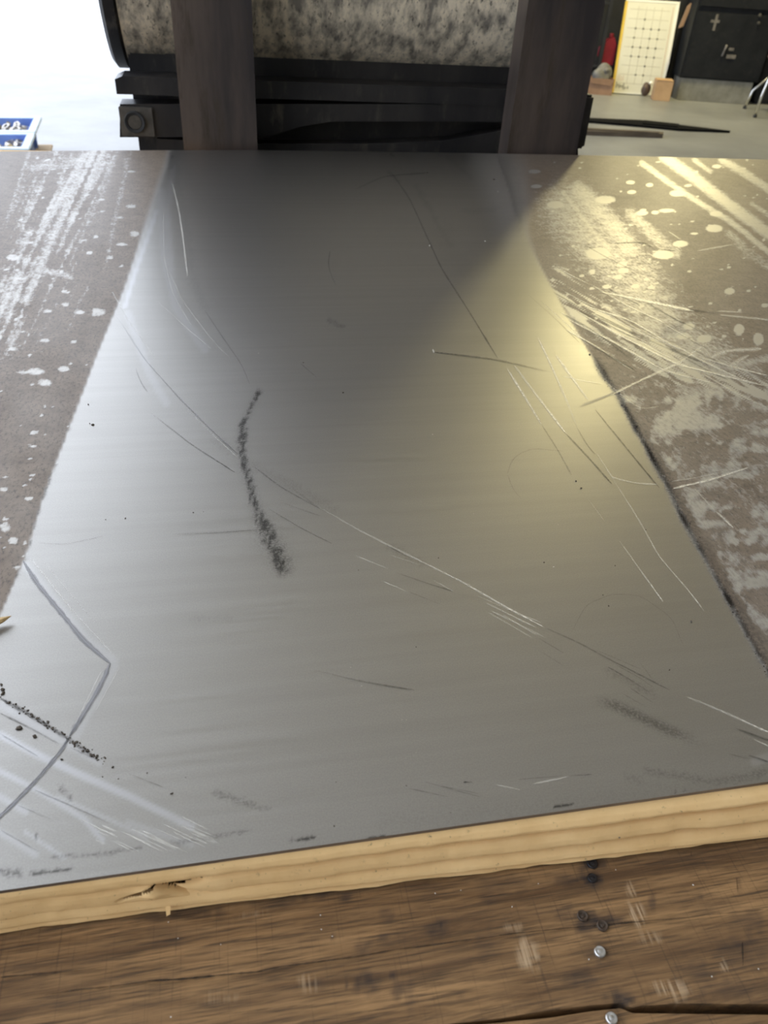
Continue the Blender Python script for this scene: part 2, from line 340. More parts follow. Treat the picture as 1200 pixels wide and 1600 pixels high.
# caked dirt along the right border and the grey-brown band beside it
cake = np.zeros(len(PX))
bd = gl((921, 550), (967, 622), (990, 665), (1010, 700), (1047, 768), (1060, 800), (1112, 892), (1202, 1054))
d, p_, sd = seg_dist(PX, bd); off = np.where(sd > 0, -d, d)          # outwards positive
cake = np.maximum(cake, 1.15 * sstep(7 + 5 * n1, 0.5, np.abs(off - 1.5)) * sstep(0, 0.05, p_) * (0.45 + 0.6 * vnoise(PX, 26, 31)))
band = sstep(2, 5, off) * sstep(14 + 12 * p_ + 6 * n1, 6 + 6 * p_, off) * sstep(0.12, 0.35, p_)
polish *= 1 - 0.9 * band; cake = np.maximum(cake, 0.42 * band)
for pts, wd, amt in [(gl((925, 520), (985, 545), (1060, 590)), 12, 0.5), (gl((1040, 520), (1060, 510)), 14, 0.5), (gl((1000, 310), (945, 308), (918, 285), (915, 255)), 6, 0.25),
                     (gl((1130, 290), (1105, 262)), 3, 0.2), (gl((1080, 565), (1150, 585), (1210, 590)), 8, 0.5), (gl((1060, 690), (1110, 672), (1165, 715)), 5, 0.45), (gl((1120, 620), (1160, 690)), 7, 0.3),
                     (gl((1075, 693), (1100, 690)), 3, 0.6), (gl((1110, 735), (1185, 735)), 7, 0.45), (gl((1115, 770), (1140, 780), (1170, 755), (1200, 795)), 6, 0.4), (gl((1145, 710), (1165, 715)), 6, 0.4)]:
    d, p_, _ = seg_dist(PX, pts); cake = np.maximum(cake, 0.6 * amt * sstep(wd * 1.4, 0, d + (n1 - 0.5) * wd))
# border band left: one darker and one paler stripe
d, p_, sd = seg_dist(PX, gl((198, 240), (178, 330), (150, 470), (128, 560), (100, 690), (60, 800))); off = np.where(sd > 0, d, -d)
stripe = sstep(0, 2, off) * sstep(15, 12, off) * isL; polish *= 1 - 0.75 * stripe; cake = np.maximum(cake, 0.10 * stripe)
# grime speckles on the dust
speck = vnoise(PX, 3.0, 41); cake = np.maximum(cake, 0.35 * sstep(0.86, 0.96, speck) * (dust > 0.5) * (PX[:, 0] < 560))
# left border: thin grimy line
cake = np.maximum(cake, 0.5 * sstep(4, 0.5, dl) * sstep(600, 700, PX[:, 1]) * sstep(0.4, 0.7, vnoise(PX, 8, 44)) * sstep(960, 930, PX[:, 1]))
# soot smears
smear = np.zeros(len(PX))
fine = vnoise(np.stack([PX[:, 0] * 1.0 + 0.18 * PX[:, 1], PX[:, 1] * 0.22], 1), 2.2, 51) * 0.55 + vnoise(PX, 2.6, 52) * 0.45
d, p_, _ = seg_dist(PX, gl((408, 603), (392, 638), (380, 662), (377, 700), (386, 742), (399, 790), (416, 832), (436, 870), (452, 908)))
wdt = 7 + 13 * sstep(0.55, 0.8, p_) + 3 * sstep(0.15, 0.25, p_)
smear = np.maximum(smear, 0.85 * sstep(wdt, wdt * 0.25, d + (n3 - 0.5) * 5) * (0.5 + 0.5 * sstep(0.35, 0.62, fine)) * sstep(1.0, 0.92, p_) * sstep(0.0, 0.04, p_))
smear = np.maximum(smear, 0.18 * sstep(wdt * 1.9, wdt * 0.4, d) * sstep(1.0, 0.9, p_) * sstep(0.0, 0.08, p_))
fine2 = vnoise(PX, 1.9, 53)
d, p_, _ = seg_dist(PX, gl((915, 1088), (960, 1102), (1000, 1120), (1050, 1143), (1120, 1170)))
smear = np.maximum(smear, sstep(15, 1, d) * 0.50 * sstep(0, 0.25, p_) * sstep(1.0, 0.6, p_))
for pts, wd, amt in [(gl((340, 690), (372, 712), (420, 742), (480, 772), (520, 795)), 12, 0.16), (gl((610, 855), (660, 880)), 10, 0.22), (gl((650, 290), (690, 360), (705, 385)), 7, 0.22),
                     (gl((607, 270), (625, 285)), 4, 0.35), (gl((690, 365), (730, 420)), 26, 0.10), (gl((725, 330), (780, 325)), 8, 0.16), (gl((268, 250), (285, 330), (300, 430), (318, 480)), 14, 0.17),
                     (gl((515, 500), (535, 510)), 7, 0.35), (gl((610, 240), (617, 246)), 3, 0.5), (gl((700, 245), (740, 280)), 6, 0.18), (gl((268, 240), (266, 262)), 4, 0.5), (gl((600, 240), (640, 248)), 12, 0.12),
                     (gl((230, 1195), (330, 965)), 0.1, 0), (gl((300, 968), (360, 967)), 7, 0.14), (gl((950, 1048), (1020, 1085)), 10, 0.2), (gl((335, 1238), (395, 1258)), 9, 0.4), (gl((1010, 1205), (1120, 1222), (1210, 1205)), 10, 0.3),
                     (gl((980, 1212), (1000, 1220)), 12, 0.2), (gl((95, 1230), (110, 1250)), 7, 0.5), (gl((80, 1340), (150, 1335), (220, 1325)), 5, 0.45), (gl((270, 1318), (330, 1308), (390, 1298)), 6, 0.35), (gl((0, 1362), (30, 1365)), 10, 0.55),
                     (gl((50, 1364), (112, 1358)), 5, 0.75), (gl((455, 1313), (490, 1309)), 4.5, 0.85), (gl((865, 1260), (895, 1257)), 3, 0.85), (gl((1055, 1236), (1080, 1233)), 2.5, 0.7), (gl((575, 1311), (600, 1307)), 3, 0.8), (gl((400, 1262), (420, 1264)), 6, 0.3),
                     (gl((600, 1285), (900, 1255), (1210, 1205)), 22, 0.10), (gl((55, 1312), (60, 1298)), 3, 0.6)]:
    d, p_, _ = seg_dist(PX, pts); smear = np.maximum(smear, amt * sstep(wd, wd * 0.15, d + (n3 - 0.5) * wd * 0.8))
# rubbed pale swipes on bare steel
swipe = np.zeros(len(PX))
for pts, wd, amt in [(gl((0, 1148), (60, 1180), (120, 1208), (200, 1243), (300, 1292)), 8, 0.7), (gl((0, 1205), (60, 1235), (130, 1278), (160, 1312)), 6, 0.6), (gl((0, 1245), (40, 1268)), 7, 0.5), (gl((90, 1245), (170, 1280), (230, 1308)), 4, 0.45),
                     (gl((0, 1300), (55, 1335)), 7, 0.4), (gl((40, 1300), (100, 1340)), 4, 0.5), (gl((0, 1100), (50, 1130), (110, 1165), (155, 1192)), 8, 0.35), (gl((200, 1285), (300, 1320)), 6, 0.3),
                     (gl((200, 490), (232, 580), (260, 630)), 8, 0.25), (gl((252, 300), (258, 400), (275, 480), (320, 545)), 9, 0.30), (gl((270, 262), (262, 330), (268, 420)), 6, 0.35),
                     (gl((245, 330), (210, 430), (195, 480)), 4, 0.5), (gl((42, 885), (90, 945), (135, 1000), (178, 1032)), 9, 0.25), (gl((178, 1040), (150, 1090), (118, 1150)), 9, 0.22), (gl((1180, 1190), (1210, 1180)), 10, 0.5)]:
    d, p_, _ = seg_dist(PX, pts); swipe = np.maximum(swipe, amt * sstep(wd * 1.1, wd * 0.4, d))
dust = np.maximum(dust, 0.35 * sstep(60, 0, dr) * bare * sstep(480, 300, PX[:, 1]) * (PX[:, 0] > 560))
XXf = XX.copy()
sheet = empty('steel_sheet', (*O[:2], PLATE_Z), YAW)
tag(sheet, 'large scratched bare steel sheet, dusty at both sides, lying on brown kraft paper', 'steel sheet')
shp = (rows, cols)
for arr, val in ((polish, 0.1), (cake, 0.0), (smear, 0.0), (swipe, 0.0), (dust, 0.95)):
    g_ = arr.reshape(shp); g_[:, :2] = val; g_[:, -2:] = val
me = grid_mesh('top_face', XX, YY, ZZ - PLATE_Z, dict(dust=dust.reshape(shp), polish=polish.reshape(shp), cake=cake.reshape(shp), smear=smear.reshape(shp), swipe=swipe.reshape(shp)), uv=True)
t = NT('bare_and_dusty_steel')
a_dust, a_pol, a_cake, a_sm, a_sw = (t.attr(k) for k in ('dust', 'polish', 'cake', 'smear', 'swipe'))
rolled = t.noise(t.coord((2.2, 110, 1)), 1.0, 4, 0.6); rolled2 = t.noise(t.coord((9, 380, 1)), 1.0, 2, 0.6)
grain = t.noise(t.coord(), 1400, 2, 0.7); mid = t.noise(t.coord(), 55, 6, 0.7)
cloud = t.noise(t.coord(), 5, 3, 0.5)
steel = t.mix(t.ramp(rolled, [(0.3, 0.0), (0.7, 1.0)]), (0.40, 0.385, 0.355), (0.435, 0.42, 0.39))
steel = t.mix(t.math('MULTIPLY', t.ramp(grain, [(0.38, 0.0), (0.62, 1.0)]), 0.5), steel, (0.33, 0.32, 0.305))
steel = t.mix(a_sw, steel, (0.55, 0.55, 0.56))
brk = t.math('SUBTRACT', t.math('ADD', t.math('MULTIPLY', t.noise(t.coord((1, 0.45, 1)), 330, 5, 0.72), 0.7), t.math('MULTIPLY', t.noise(t.coord(), 60, 5, 0.7), 0.5)), 0.6)
a_pol = t.ramp(t.math('ADD', a_pol, t.math('MULTIPLY', brk, 1.5)), [(0.22, 0.0), (0.62, 1.0)])
fleck = t.ramp(t.noise(t.coord((1, 0.5, 1)), 420, 5, 0.8), [(0.50, 0.0), (0.62, 0.85)])
film = t.mix(t.ramp(mid, [(0.3, 0.0), (0.7, 1.0)]), (0.148, 0.110, 0.078), (0.235, 0.182, 0.132))
film = t.mix(fleck, film, (0.085, 0.068, 0.052))
dm = t.math('MULTIPLY', a_dust, t.math('SUBTRACT', 1.0, t.math('MULTIPLY', a_pol, 0.7)), True)
c = t.mix(dm, steel, film)
c = t.mix(t.math('MULTIPLY', t.math('MULTIPLY', a_pol, a_dust), 0.6), c, (0.58, 0.56, 0.51))
cn = t.noise(t.coord(), 420, 4, 0.7)
ck = t.math('MULTIPLY', a_cake, t.ramp(t.math('ADD', cn, t.math('MULTIPLY', a_cake, 0.25)), [(0.44, 0.15), (0.66, 1.0)]), True)
c = t.mix(ck, c, (0.026, 0.022, 0.018))
sn = t.math('ADD', t.math('MULTIPLY', t.noise(t.coord((650, 170, 1), (0, 0, math.radians(-6))), 1.0, 3, 0.65), 0.35), t.math('MULTIPLY', t.noise(t.coord(), 800, 2, 0.6), 0.65))
a_sm = t.math('MULTIPLY', a_sm, t.ramp(t.math('ADD', sn, t.math('MULTIPLY', a_sm, 0.22)), [(0.46, 0.12), (0.66, 1.0)]), True)
c = t.mix(a_sm, c, (0.028, 0.026, 0.024))
met = t.math('MULTIPLY', t.math('SUBTRACT', 1.0, t.math('MULTIPLY', dm, 0.75)), t.math('SUBTRACT', 1.0, t.math('MULTIPLY', ck, 0.8)))
rg = t.fmix(dm, t.math('ADD', 0.33, t.math('MULTIPLY', rolled2, 0.10)), 0.52)
rg = t.fmix(t.math('MULTIPLY', a_pol, a_dust), rg, 0.46); rg = t.fmix(ck, rg, 0.6)
t.set(Base_Color=c, Metallic=met, Roughness=rg); t.l(t.math('SUBTRACT', 0.5, t.math('MULTIPLY', t.math('MAXIMUM', ck, a_sm), 0.5), True), t.b.inputs['Specular IOR Level'])
t.b.inputs['Anisotropic'].default_value = 0.35
tn = t.n('ShaderNodeTangent', direction_type='UV_MAP'); t.l(tn.outputs[0], t.b.inputs['Tangent'])
bh = t.math('ADD', t.math('MULTIPLY', grain, 0.5), t.math('MULTIPLY', t.math('MULTIPLY', mid, a_dust), 0.8)); t.bump(bh, 0.08, 0.0006)
link('top_face', me, t.m, sheet)
# body and edge of the sheet, 3 mm
slab('sheared_edge', [(-1.20, 0.0), (1.24, 0.0)] + list(zip(*FAR))[::-1], -0.0020, -0.0001, M['sheet_edge'], sheet)

# scratches: narrow burnished or blackened lines lying in the surface
def mark_mat(name, col, rough, metal, brk, lo=0.3, hi=0.6):
    t = NT(name); a = t.attr('fade'); n = t.noise(t.coord(), brk, 3, 0.7)
    t.set(Base_Color=(*col, 1), Roughness=rough, Metallic=metal, Alpha=t.math('MULTIPLY', a, t.ramp(n, [(lo, 0.25), (hi, 1.0)]), True)); return t.m
M['bright_mark'] = mark_mat('bright_scratch', (0.93, 0.90, 0.82), 0.45, 0.6, 420)
M['dark_mark'] = mark_mat('dark_scratch', (0.06, 0.055, 0.05), 0.6, 0.3, 420)
M['grey_mark'] = mark_mat('blue_grey_rub', (0.27, 0.265, 0.27), 0.45, 0.75, 120, 0.1, 0.3)
LIFT = [0]
def ribbon(name, pts, wpx, mat, parent, z, a0=1.0, a1=1.0, jit=0.25, taper=True, loc=None, am=None):
    pts = np.asarray(pts, float); L = np.r_[0, np.cumsum(np.hypot(*np.diff(pts, axis=0).T))]
    n = max(6, int(L[-1] / 7)); s = np.linspace(0, L[-1], n)
    # smooth pass through the given points
    x = np.interp(s, L, pts[:, 0]); y_ = np.interp(s, L, pts[:, 1])
    if len(pts) > 2:
        for _ in range(3): x[1:-1] = (x[:-2] + 2 * x[1:-1] + x[2:]) / 4; y_[1:-1] = (y_[:-2] + 2 * y_[1:-1] + y_[2:]) / 4
    P = np.stack([x, y_], 1); d = np.gradient(P, axis=0); d /= np.hypot(*d.T)[:, None] + 1e-9; nn = np.stack([-d[:, 1], d[:, 0]], 1)
    wv = wpx * 0.5 * (1 + jit * (RNG.random(n) * 2 - 1)); f = np.linspace(0, 1, n)
    if taper: wv = wv * np.clip(np.minimum(f, 1 - f) * 8 + 0.3, 0, 1)
    al = a0 + (a1 - a0) * f
    if am is not None: al = np.interp(f, [0, 0.5, 1], [a0, am, a1])
    LIFT[0] += 1; zz = z + 0.00012 + 0.000004 * (LIFT[0] % 60)
    A, C_, B = (on_z(P + nn * (k * wv)[:, None], zz) for k in (-1, 0, 1))
    inv = np.array(parent.matrix_basis.inverted()); V = np.stack([A, C_, B], 1).reshape(-1, 3)
    V = V @ inv[:3, :3].T + inv[:3, 3]
    fc = [(3 * i + k, 3 * i + k + 1, 3 * i + k + 4, 3 * i + k + 3) for i in range(n - 1) for k in (0, 1)]
    me = bpy.data.meshes.new(name); me.from_pydata(V.tolist(), [], fc)
    at = me.attributes.new('fade', 'FLOAT', 'POINT'); at.data.foreach_set('value', np.stack([al * 0.25, al, al * 0.25], 1).ravel().astype(np.float32))
    return link(name, me, mat, parent)
bpy.context.view_layer.update()
BR, DK, GY = M['bright_mark'], M['dark_mark'], M['grey_mark']
S = [  # points, width, material, strength at start, end
    (gl((500, 793), (560, 828), (640, 868), (720, 908), (790, 948), (850, 980)), 2.6, BR, 0.25, 1.0), (gl((398, 730), (440, 762), (500, 795)), 2.0, DK, 0.5, 0.25),
    (gl((850, 980), (900, 1002), (960, 1034), (1046, 1078)), 2.2, DK, 0.25, 0.55), (gl((1072, 1088), (1130, 1112), (1205, 1146)), 3.0, BR, 0.3, 1.0),
    (gl((760, 942), (800, 962), (836, 980)), 2.0, BR, 0.3, 0.8), (gl((768, 955), (810, 975), (852, 996)), 2.0, BR, 0.5, 0.3), (gl((785, 960), (822, 983), (840, 993)), 1.6, BR, 0.5, 0.5), (gl((762, 956), (800, 978), (830, 996)), 1.8, BR, 0.4, 0.4), (gl((745, 930), (800, 955), (845, 972)), 1.4, BR, 0.2, 0.5),
    (gl((840, 996), (880, 1020)), 1.6, DK, 0.2, 0.4), (gl((840, 1015), (880, 1040)), 1.5, DK, 0.1, 0.3),
    (gl((950, 1042), (985, 1062), (1015, 1082)), 2.0, DK, 0.55, 0.3), (gl((965, 1040), (1005, 1062), (1022, 1075)), 1.6, DK, 0.4, 0.2), (gl((985, 1075), (1020, 1098)), 1.8, DK, 0.4, 0.2), (gl((975, 1085), (1010, 1105)), 1.6, DK, 0.3, 0.1), (gl((930, 1015), (1000, 1045)), 1.4, DK, 0.15, 0.3), (gl((1000, 1035), (1020, 1062)), 1.4, DK, 0.1, 0.3),
    (gl((793, 577), (820, 620), (846, 663)), 3.0, BR, 0.9, 0.7), (gl((846, 663), (870, 700), (893, 742)), 1.8, DK, 0.25, 0.4), (gl((803, 570), (840, 620), (884, 677)), 2.8, BR, 0.5, 1.0), (gl((884, 677), (920, 715), (956, 756)), 2.2, DK, 0.4, 0.75),
    (gl((841, 528), (856, 560), (868, 586), (885, 625), (902, 668)), 3.2, BR, 1.0, 0.15), (gl((902, 668), (915, 693), (930, 710)), 1.8, DK, 0.2, 0.5), (gl((868, 554), (895, 592), (919, 625)), 3.0, BR, 1.0, 0.5), (gl((930, 640), (975, 695), (1030, 762)), 2.0, DK, 0.4, 0.8),
    (gl((930, 705), (950, 735), (962, 755)), 1.6, BR, 0.2, 0.4), (gl((955, 745), (990, 755), (1030, 757)), 2.2, BR, 0.5, 0.5), (gl((962, 755), (1000, 815), (1030, 870), (1078, 925), (1100, 955)), 2.2, BR, 0.25, 0.8), (gl((968, 845), (1000, 890), (1036, 940)), 2.2, BR, 0.2, 0.9), (gl((918, 778), (945, 815)), 1.4, BR, 0.15, 0.3),
    (gl((678, 550), (730, 556), (776, 562), (820, 572), (862, 582)), 2.6, DK, 0.8, 0.15), (gl((676, 546), (678, 551)), 3.2, BR, 1.0, 1.0), (gl((877, 587), (905, 594), (940, 600)), 1.8, BR, 0.3, 0.5),
    (gl((612, 270), (640, 310), (665, 365), (690, 420), (735, 490), (778, 560)), 2.4, DK, 0.35, 0.65), (gl((555, 296), (600, 275), (668, 270)), 3, DK, 0.15, 0.45), (gl((516, 392), (511, 415), (525, 447)), 1.8, DK, 0.5, 0.2), (gl((470, 568), (495, 590)), 1.6, DK, 0.4, 0.2),
    (gl((905, 635), (945, 620), (962, 612)), 4, GY, 0.3, 0.7), (gl((955, 617), (1010, 590), (1060, 568), (1105, 536)), 3.6, BR, 0.6, 0.6), (gl((1052, 763), (1110, 750), (1168, 731)), 3.2, BR, 0.95, 0.7), (gl((1050, 752), (1090, 746), (1140, 735)), 1.8, BR, 0.4, 0.2), (gl((1085, 763), (1105, 785), (1118, 800)), 2, BR, 0.3, 0.5), (gl((1118, 798), (1146, 825)), 3, BR, 0.5, 0.9),
    (gl((940, 456), (1000, 468), (1084, 486)), 4.0, BR, 0.6, 1.0), (gl((1078, 484), (1125, 490)), 4, DK, 0.7, 0.1), (gl((1120, 486), (1160, 488)), 3, BR, 0.6, 0.5), (gl((1125, 492), (1205, 500)), 3, BR, 0.5, 0.6), (gl((1090, 392), (1145, 382)), 2.4, BR, 0.3, 0.7), (gl((1045, 362), (1065, 375)), 2.2, BR, 0.6, 0.4), (gl((960, 380), (1010, 378), (1020, 388)), 2.4, DK, 0.7, 0.5), (gl((1020, 388), (1055, 392)), 2.2, DK, 0.4, 0.6),
    (gl((890, 500), (960, 535), (1040, 580), (1120, 600)), 2.6, BR, 0.8, 0.4), (gl((900, 485), (980, 530), (1060, 570), (1205, 605)), 2.6, BR, 0.6, 0.8), (gl((885, 515), (930, 540), (990, 580)), 2.6, BR, 0.8, 0.3), (gl((930, 490), (1000, 525), (1080, 560)), 2, DK, 0.6, 0.3), (gl((880, 490), (925, 515), (985, 560)), 2, DK, 0.6, 0.4), (gl((915, 478), (985, 500), (1060, 545)), 2.4, BR, 0.7, 0.5), (gl((905, 528), (960, 560), (992, 578)), 2.4, DK, 0.3, 0.8), (gl((1085, 555), (1150, 575), (1205, 588)), 2.4, BR, 0.5, 0.7),
    (gl((845, 470), (890, 510), (920, 540)), 2.0, BR, 0.2, 0.6), (gl((825, 460), (870, 500), (905, 535)), 1.8, DK, 0.1, 0.35), (gl((1110, 560), (1130, 548), (1190, 545)), 5, BR, 0.5, 0.7), (gl((1140, 572), (1170, 555)), 6, BR, 0.5, 0.6), (gl((950, 600), (1000, 640), (1030, 635)), 1.6, BR, 0.3, 0.4),
    (gl((269, 285), (280, 330), (287, 380), (293, 432)), 2.4, BR, 0.5, 0.8, 1.0), (gl((262, 420), (285, 470), (330, 530), (360, 560)), 2, BR, 0.25, 0.3), (gl((255, 400), (270, 460), (300, 510)), 1.6, BR, 0.25, 0.3), (gl((245, 470), (300, 520), (330, 545)), 1.6, BR, 0.2, 0.3), (gl((255, 330), (256, 400), (265, 440)), 1.4, BR, 0.3, 0.3),
    (gl((320, 485), (350, 530), (378, 570), (390, 600)), 1.8, DK, 0.35, 0.3), (gl((212, 575), (220, 600), (232, 614)), 1.5, DK, 0.3, 0.35), (gl((235, 645), (300, 695), (367, 738)), 1.8, DK, 0.15, 0.75), (gl((180, 490), (225, 560), (280, 622), (330, 672), (372, 710)), 2.2, GY, 0.1, 0.55), (gl((175, 455), (200, 500), (240, 555)), 2.2, BR, 0.35, 0.15), (gl((290, 638), (335, 682), (375, 718)), 1.6, BR, 0.1, 0.5), (gl((420, 795), (470, 825), (518, 849)), 1.8, DK, 0.2, 0.55), (gl((440, 785), (500, 806)), 1.6, DK, 0.1, 0.3),
    (gl((455, 762), (500, 795)), 3, DK, 0.1, 0.3), (gl((555, 868), (605, 888)), 1.6, BR, 0.6, 0.3), (gl((600, 909), (635, 924)), 1.6, BR, 0.7, 0.2), (gl((620, 895), (670, 912), (708, 924)), 1.8, DK, 0.15, 0.6), (gl((640, 925), (690, 945)), 1.4, DK, 0.4, 0.1), (gl((675, 905), (710, 925)), 1.4, BR, 0.2, 0.5), (gl((612, 868), (655, 882)), 1.6, BR, 0.4, 0.2), (gl((610, 855), (640, 872)), 2, DK, 0.6, 0.1),
    (gl((492, 1047), (545, 1060), (590, 1069), (647, 1078)), 2.4, DK, 0.1, 0.65), (gl((60, 848), (100, 851), (160, 838)), 1.4, DK, 0.15, 0.3), (gl((270, 835), (340, 832), (398, 828)), 1.8, DK, 0.15, 0.45), (gl((640, 1232), (700, 1245)), 1.6, DK, 0.5, 0.3), (gl((665, 1222), (750, 1245)), 1.6, DK, 0.3, 0.4), (gl((690, 1228), (748, 1240)), 1.3, DK, 0.4, 0.3), (gl((724, 1222), (738, 1222)), 2.4, DK, 0.9, 0.9),
    (gl((775, 1226), (812, 1234)), 2, BR, 0.5, 0.5), (gl((833, 1225), (885, 1214)), 2.2, BR, 0.7, 0.5), (gl((890, 1212), (925, 1210)), 2, DK, 0.4, 0.6), (gl((810, 1218), (880, 1212)), 1.6, DK, 0.4, 0.3), (gl((1150, 1138), (1205, 1158)), 3.2, DK, 0.5, 0.8), (gl((1170, 1180), (1205, 1192)), 3, DK, 0.5, 0.8), (gl((1178, 1155), (1205, 1168)), 2, BR, 0.5, 0.8), (gl((1140, 1178), (1170, 1186)), 2, DK, 0.3, 0.3),
    (gl((793, 740), (800, 715), (830, 700), (880, 705)), 1.4, DK, 0.3, 0.2), (gl((793, 740), (800, 765), (815, 780)), 1.4, DK, 0.3, 0.1), (gl((895, 985), (915, 945), (955, 928), (1000, 930), (1050, 965), (1068, 1010)), 1.3, DK, 0.25, 0.2),
    (gl((185, 1165), (185, 1165.1)), 0.1, DK, 0, 0),
    (gl((36, 876), (58, 912), (88, 948), (130, 1000), (172, 1036)), 6.5, GY, 0.85, 1.0), (gl((172, 1036), (160, 1065), (140, 1100), (108, 1150)), 6.0, GY, 1.0, 0.95), (gl((108, 1150), (98, 1170), (60, 1215), (20, 1257), (-10, 1284)), 5.0, GY, 0.9, 1.0), (gl((128, 1118), (98, 1168), (60, 1214), (0, 1274)), 2.0, DK, 0.5, 0.6),
    (gl((48, 872), (110, 950), (182, 1028)), 1.6, BR, 0.3, 0.35), (gl((185, 1045), (150, 1110)), 1.4, BR, 0.3, 0.2), (gl((160, 1045), (128, 1110), (118, 1130)), 1.4, BR, 0.4, 0.2), (gl((70, 880), (150, 975)), 1.4, BR, 0.2, 0.15),
    (gl((0, 1090), (40, 1113), (90, 1143), (150, 1184)), 6, DK, 0.75, 0.5), (gl((0, 1114), (45, 1136), (92, 1162)), 2.6, DK, 0.7, 0.3), (gl((0, 1146), (60, 1182)), 1.8, DK, 0.5, 0.3), (gl((110, 1168), (150, 1186)), 3, DK, 0.3, 0.5), (gl((200, 1208), (255, 1230)), 1.8, DK, 0.2, 0.5), (gl((54, 1234), (110, 1258), (170, 1286)), 2, DK, 0.5, 0.3), (gl((28, 1258), (80, 1280)), 1.8, DK, 0.4, 0.2), (gl((0, 1296), (60, 1330)), 1.8, DK, 0.4, 0.3),
]
for k in range(26):                                                 # fan of fresh scuffs by the torn corner
    x0, y0 = 120 + RNG.random() * 200, 1275 + RNG.random() * 40; ln = 15 + RNG.random() * 45
    S.append((gl((x0, y0), (x0 + ln, y0 + ln * (0.42 + 0.1 * RNG.random()))), 1.4 + RNG.random(), BR, 0.2 + 0.5 * RNG.random(), 0.3 + 0.4 * RNG.random()))
for k in range(24):                                                 # parallel drag lines on the right dust
    x0 = 860 + RNG.random() * 240; y0 = 440 + (x0 - 860) * 0.5 + RNG.normal() * 26; ln = 40 + RNG.random() * 90
    S.append((gl((x0, y0), (x0 + ln * 0.5, y0 + ln * 0.29), (x0 + ln, y0 + ln * 0.52)), 1.4 + RNG.random() * 1.4, BR if RNG.random() < 0.6 else DK, 0.2 + 0.4 * RNG.random(), 0.2 + 0.5 * RNG.random()))
for pts, wd, m_, a0, a1, *mid_ in S:
    if a0 or a1: ribbon('scratch', pts, wd * 1.25, m_, sheet, PLATE_Z, a0, a1, am=mid_[0] if mid_ else None)

# loose crumbs of dirt on the sheet
def crumb_mesh(spots, z, parent, name='dirt_crumbs', mat=None):
    bm = bmesh.new(); inv = parent.matrix_basis.inverted()
    for (x, y_, r) in spots:
        p = inv @ Vector(on_z([(x, y_)], z)[0]); d = (Vector(on_z([(x, y_)], z)[0]) - Vector(CAM)).length
        R_ = 0.62 * r * d / FPX
        m = Matrix.Translation(p + Vector((0, 0, R_ * 0.35))) @ Matrix.Rotation(RNG.random() * 6, 4, 'Z') @ Matrix.Diagonal((R_ * (0.7 + RNG.random() * 0.9), R_ * (0.6 + RNG.random() * 0.6), R_ * 0.55, 1))
        vs_ = bmesh.ops.create_icosphere(bm, subdivisions=1, radius=1, matrix=m)['verts']
        for v in vs_: v.co += Vector((RNG.normal(), RNG.normal(), RNG.normal() * 0.6)) * R_ * 0.16
    o = from_bm(name, bm, mat or M['dirt'], parent); o['kind'] = 'stuff'; return o
cs = []
for k in range(110):
    f = RNG.random() ** 0.9; x = 165 * f; y_ = np.interp(x, [0, 40, 90, 150, 165], [1090, 1113, 1143, 1182, 1190]) + RNG.normal() * 3.0; cs.append((x, y_, 1.0 + RNG.random() ** 3 * 3.0))
for x, y_, r in [(30, 1138, 6), (54, 1151, 5), (96, 1187, 3), (142, 1180, 4), (150, 1184, 4), (164, 1184, 3), (176, 1199, 2.4), (268, 1240, 3.5), (160, 1214, 1.6), (185, 1217, 1.5), (4, 1078, 4), (2, 1070, 3), (290, 1215, 1.6), (140, 662, 2.2), (145, 664, 3), (138, 632, 2.4), (536, 614, 2.6), (474, 567, 1.8),
                 (900, 752, 2), (908, 763, 2.5), (1080, 972, 3), (951, 947, 2), (942, 930, 2), (1046, 1047, 2), (850, 879, 2), (961, 884, 1.6), (1009, 828, 1.6), (650, 1011, 1.6), (772, 281, 2), (668, 270, 2), (685, 872, 1.6), (560, 891, 1.5), (196, 810, 1.8), (165, 812, 1.4), (302, 801, 1.6), (318, 800, 1.4), (230, 1208, 1.8), (525, 1222, 1.2), (635, 1228, 1.6), (522, 1291, 2), (704, 1270, 1.5)]: cs.append((x, y_, r))
for k in range(150):
    f = RNG.random(); x = np.interp(f, [0, 0.15, 0.4, 0.7, 1], [921, 967, 1047, 1112, 1202]); y_ = np.interp(x, [921, 967, 1047, 1112, 1202], [550, 622, 768, 892, 1054])
    cs.append((x + RNG.normal() * 3, y_ + RNG.normal() * 3, 0.8 + RNG.random() ** 3 * 2.0))
crumb_mesh(cs, PLATE_Z, sheet)
pale = worn('pale_grit', (0.55, 0.52, 0.46), (0.75, 0.72, 0.65), 0.6, 0, 300)
crumb_mesh([(758, 377, 1.8), (671, 384, 1.8), (404, 552, 1.3), (676, 679, 1.5), (628, 1125, 1.4), (650, 1176, 1.2), (635, 1125, 1.2), (872, 820, 1.3), (740, 803, 1.2), (865, 886, 1.6), (565, 1072, 1.2), (548, 1043, 1.0), (778, 300, 1.5)], PLATE_Z, sheet, 'pale_grit', pale)

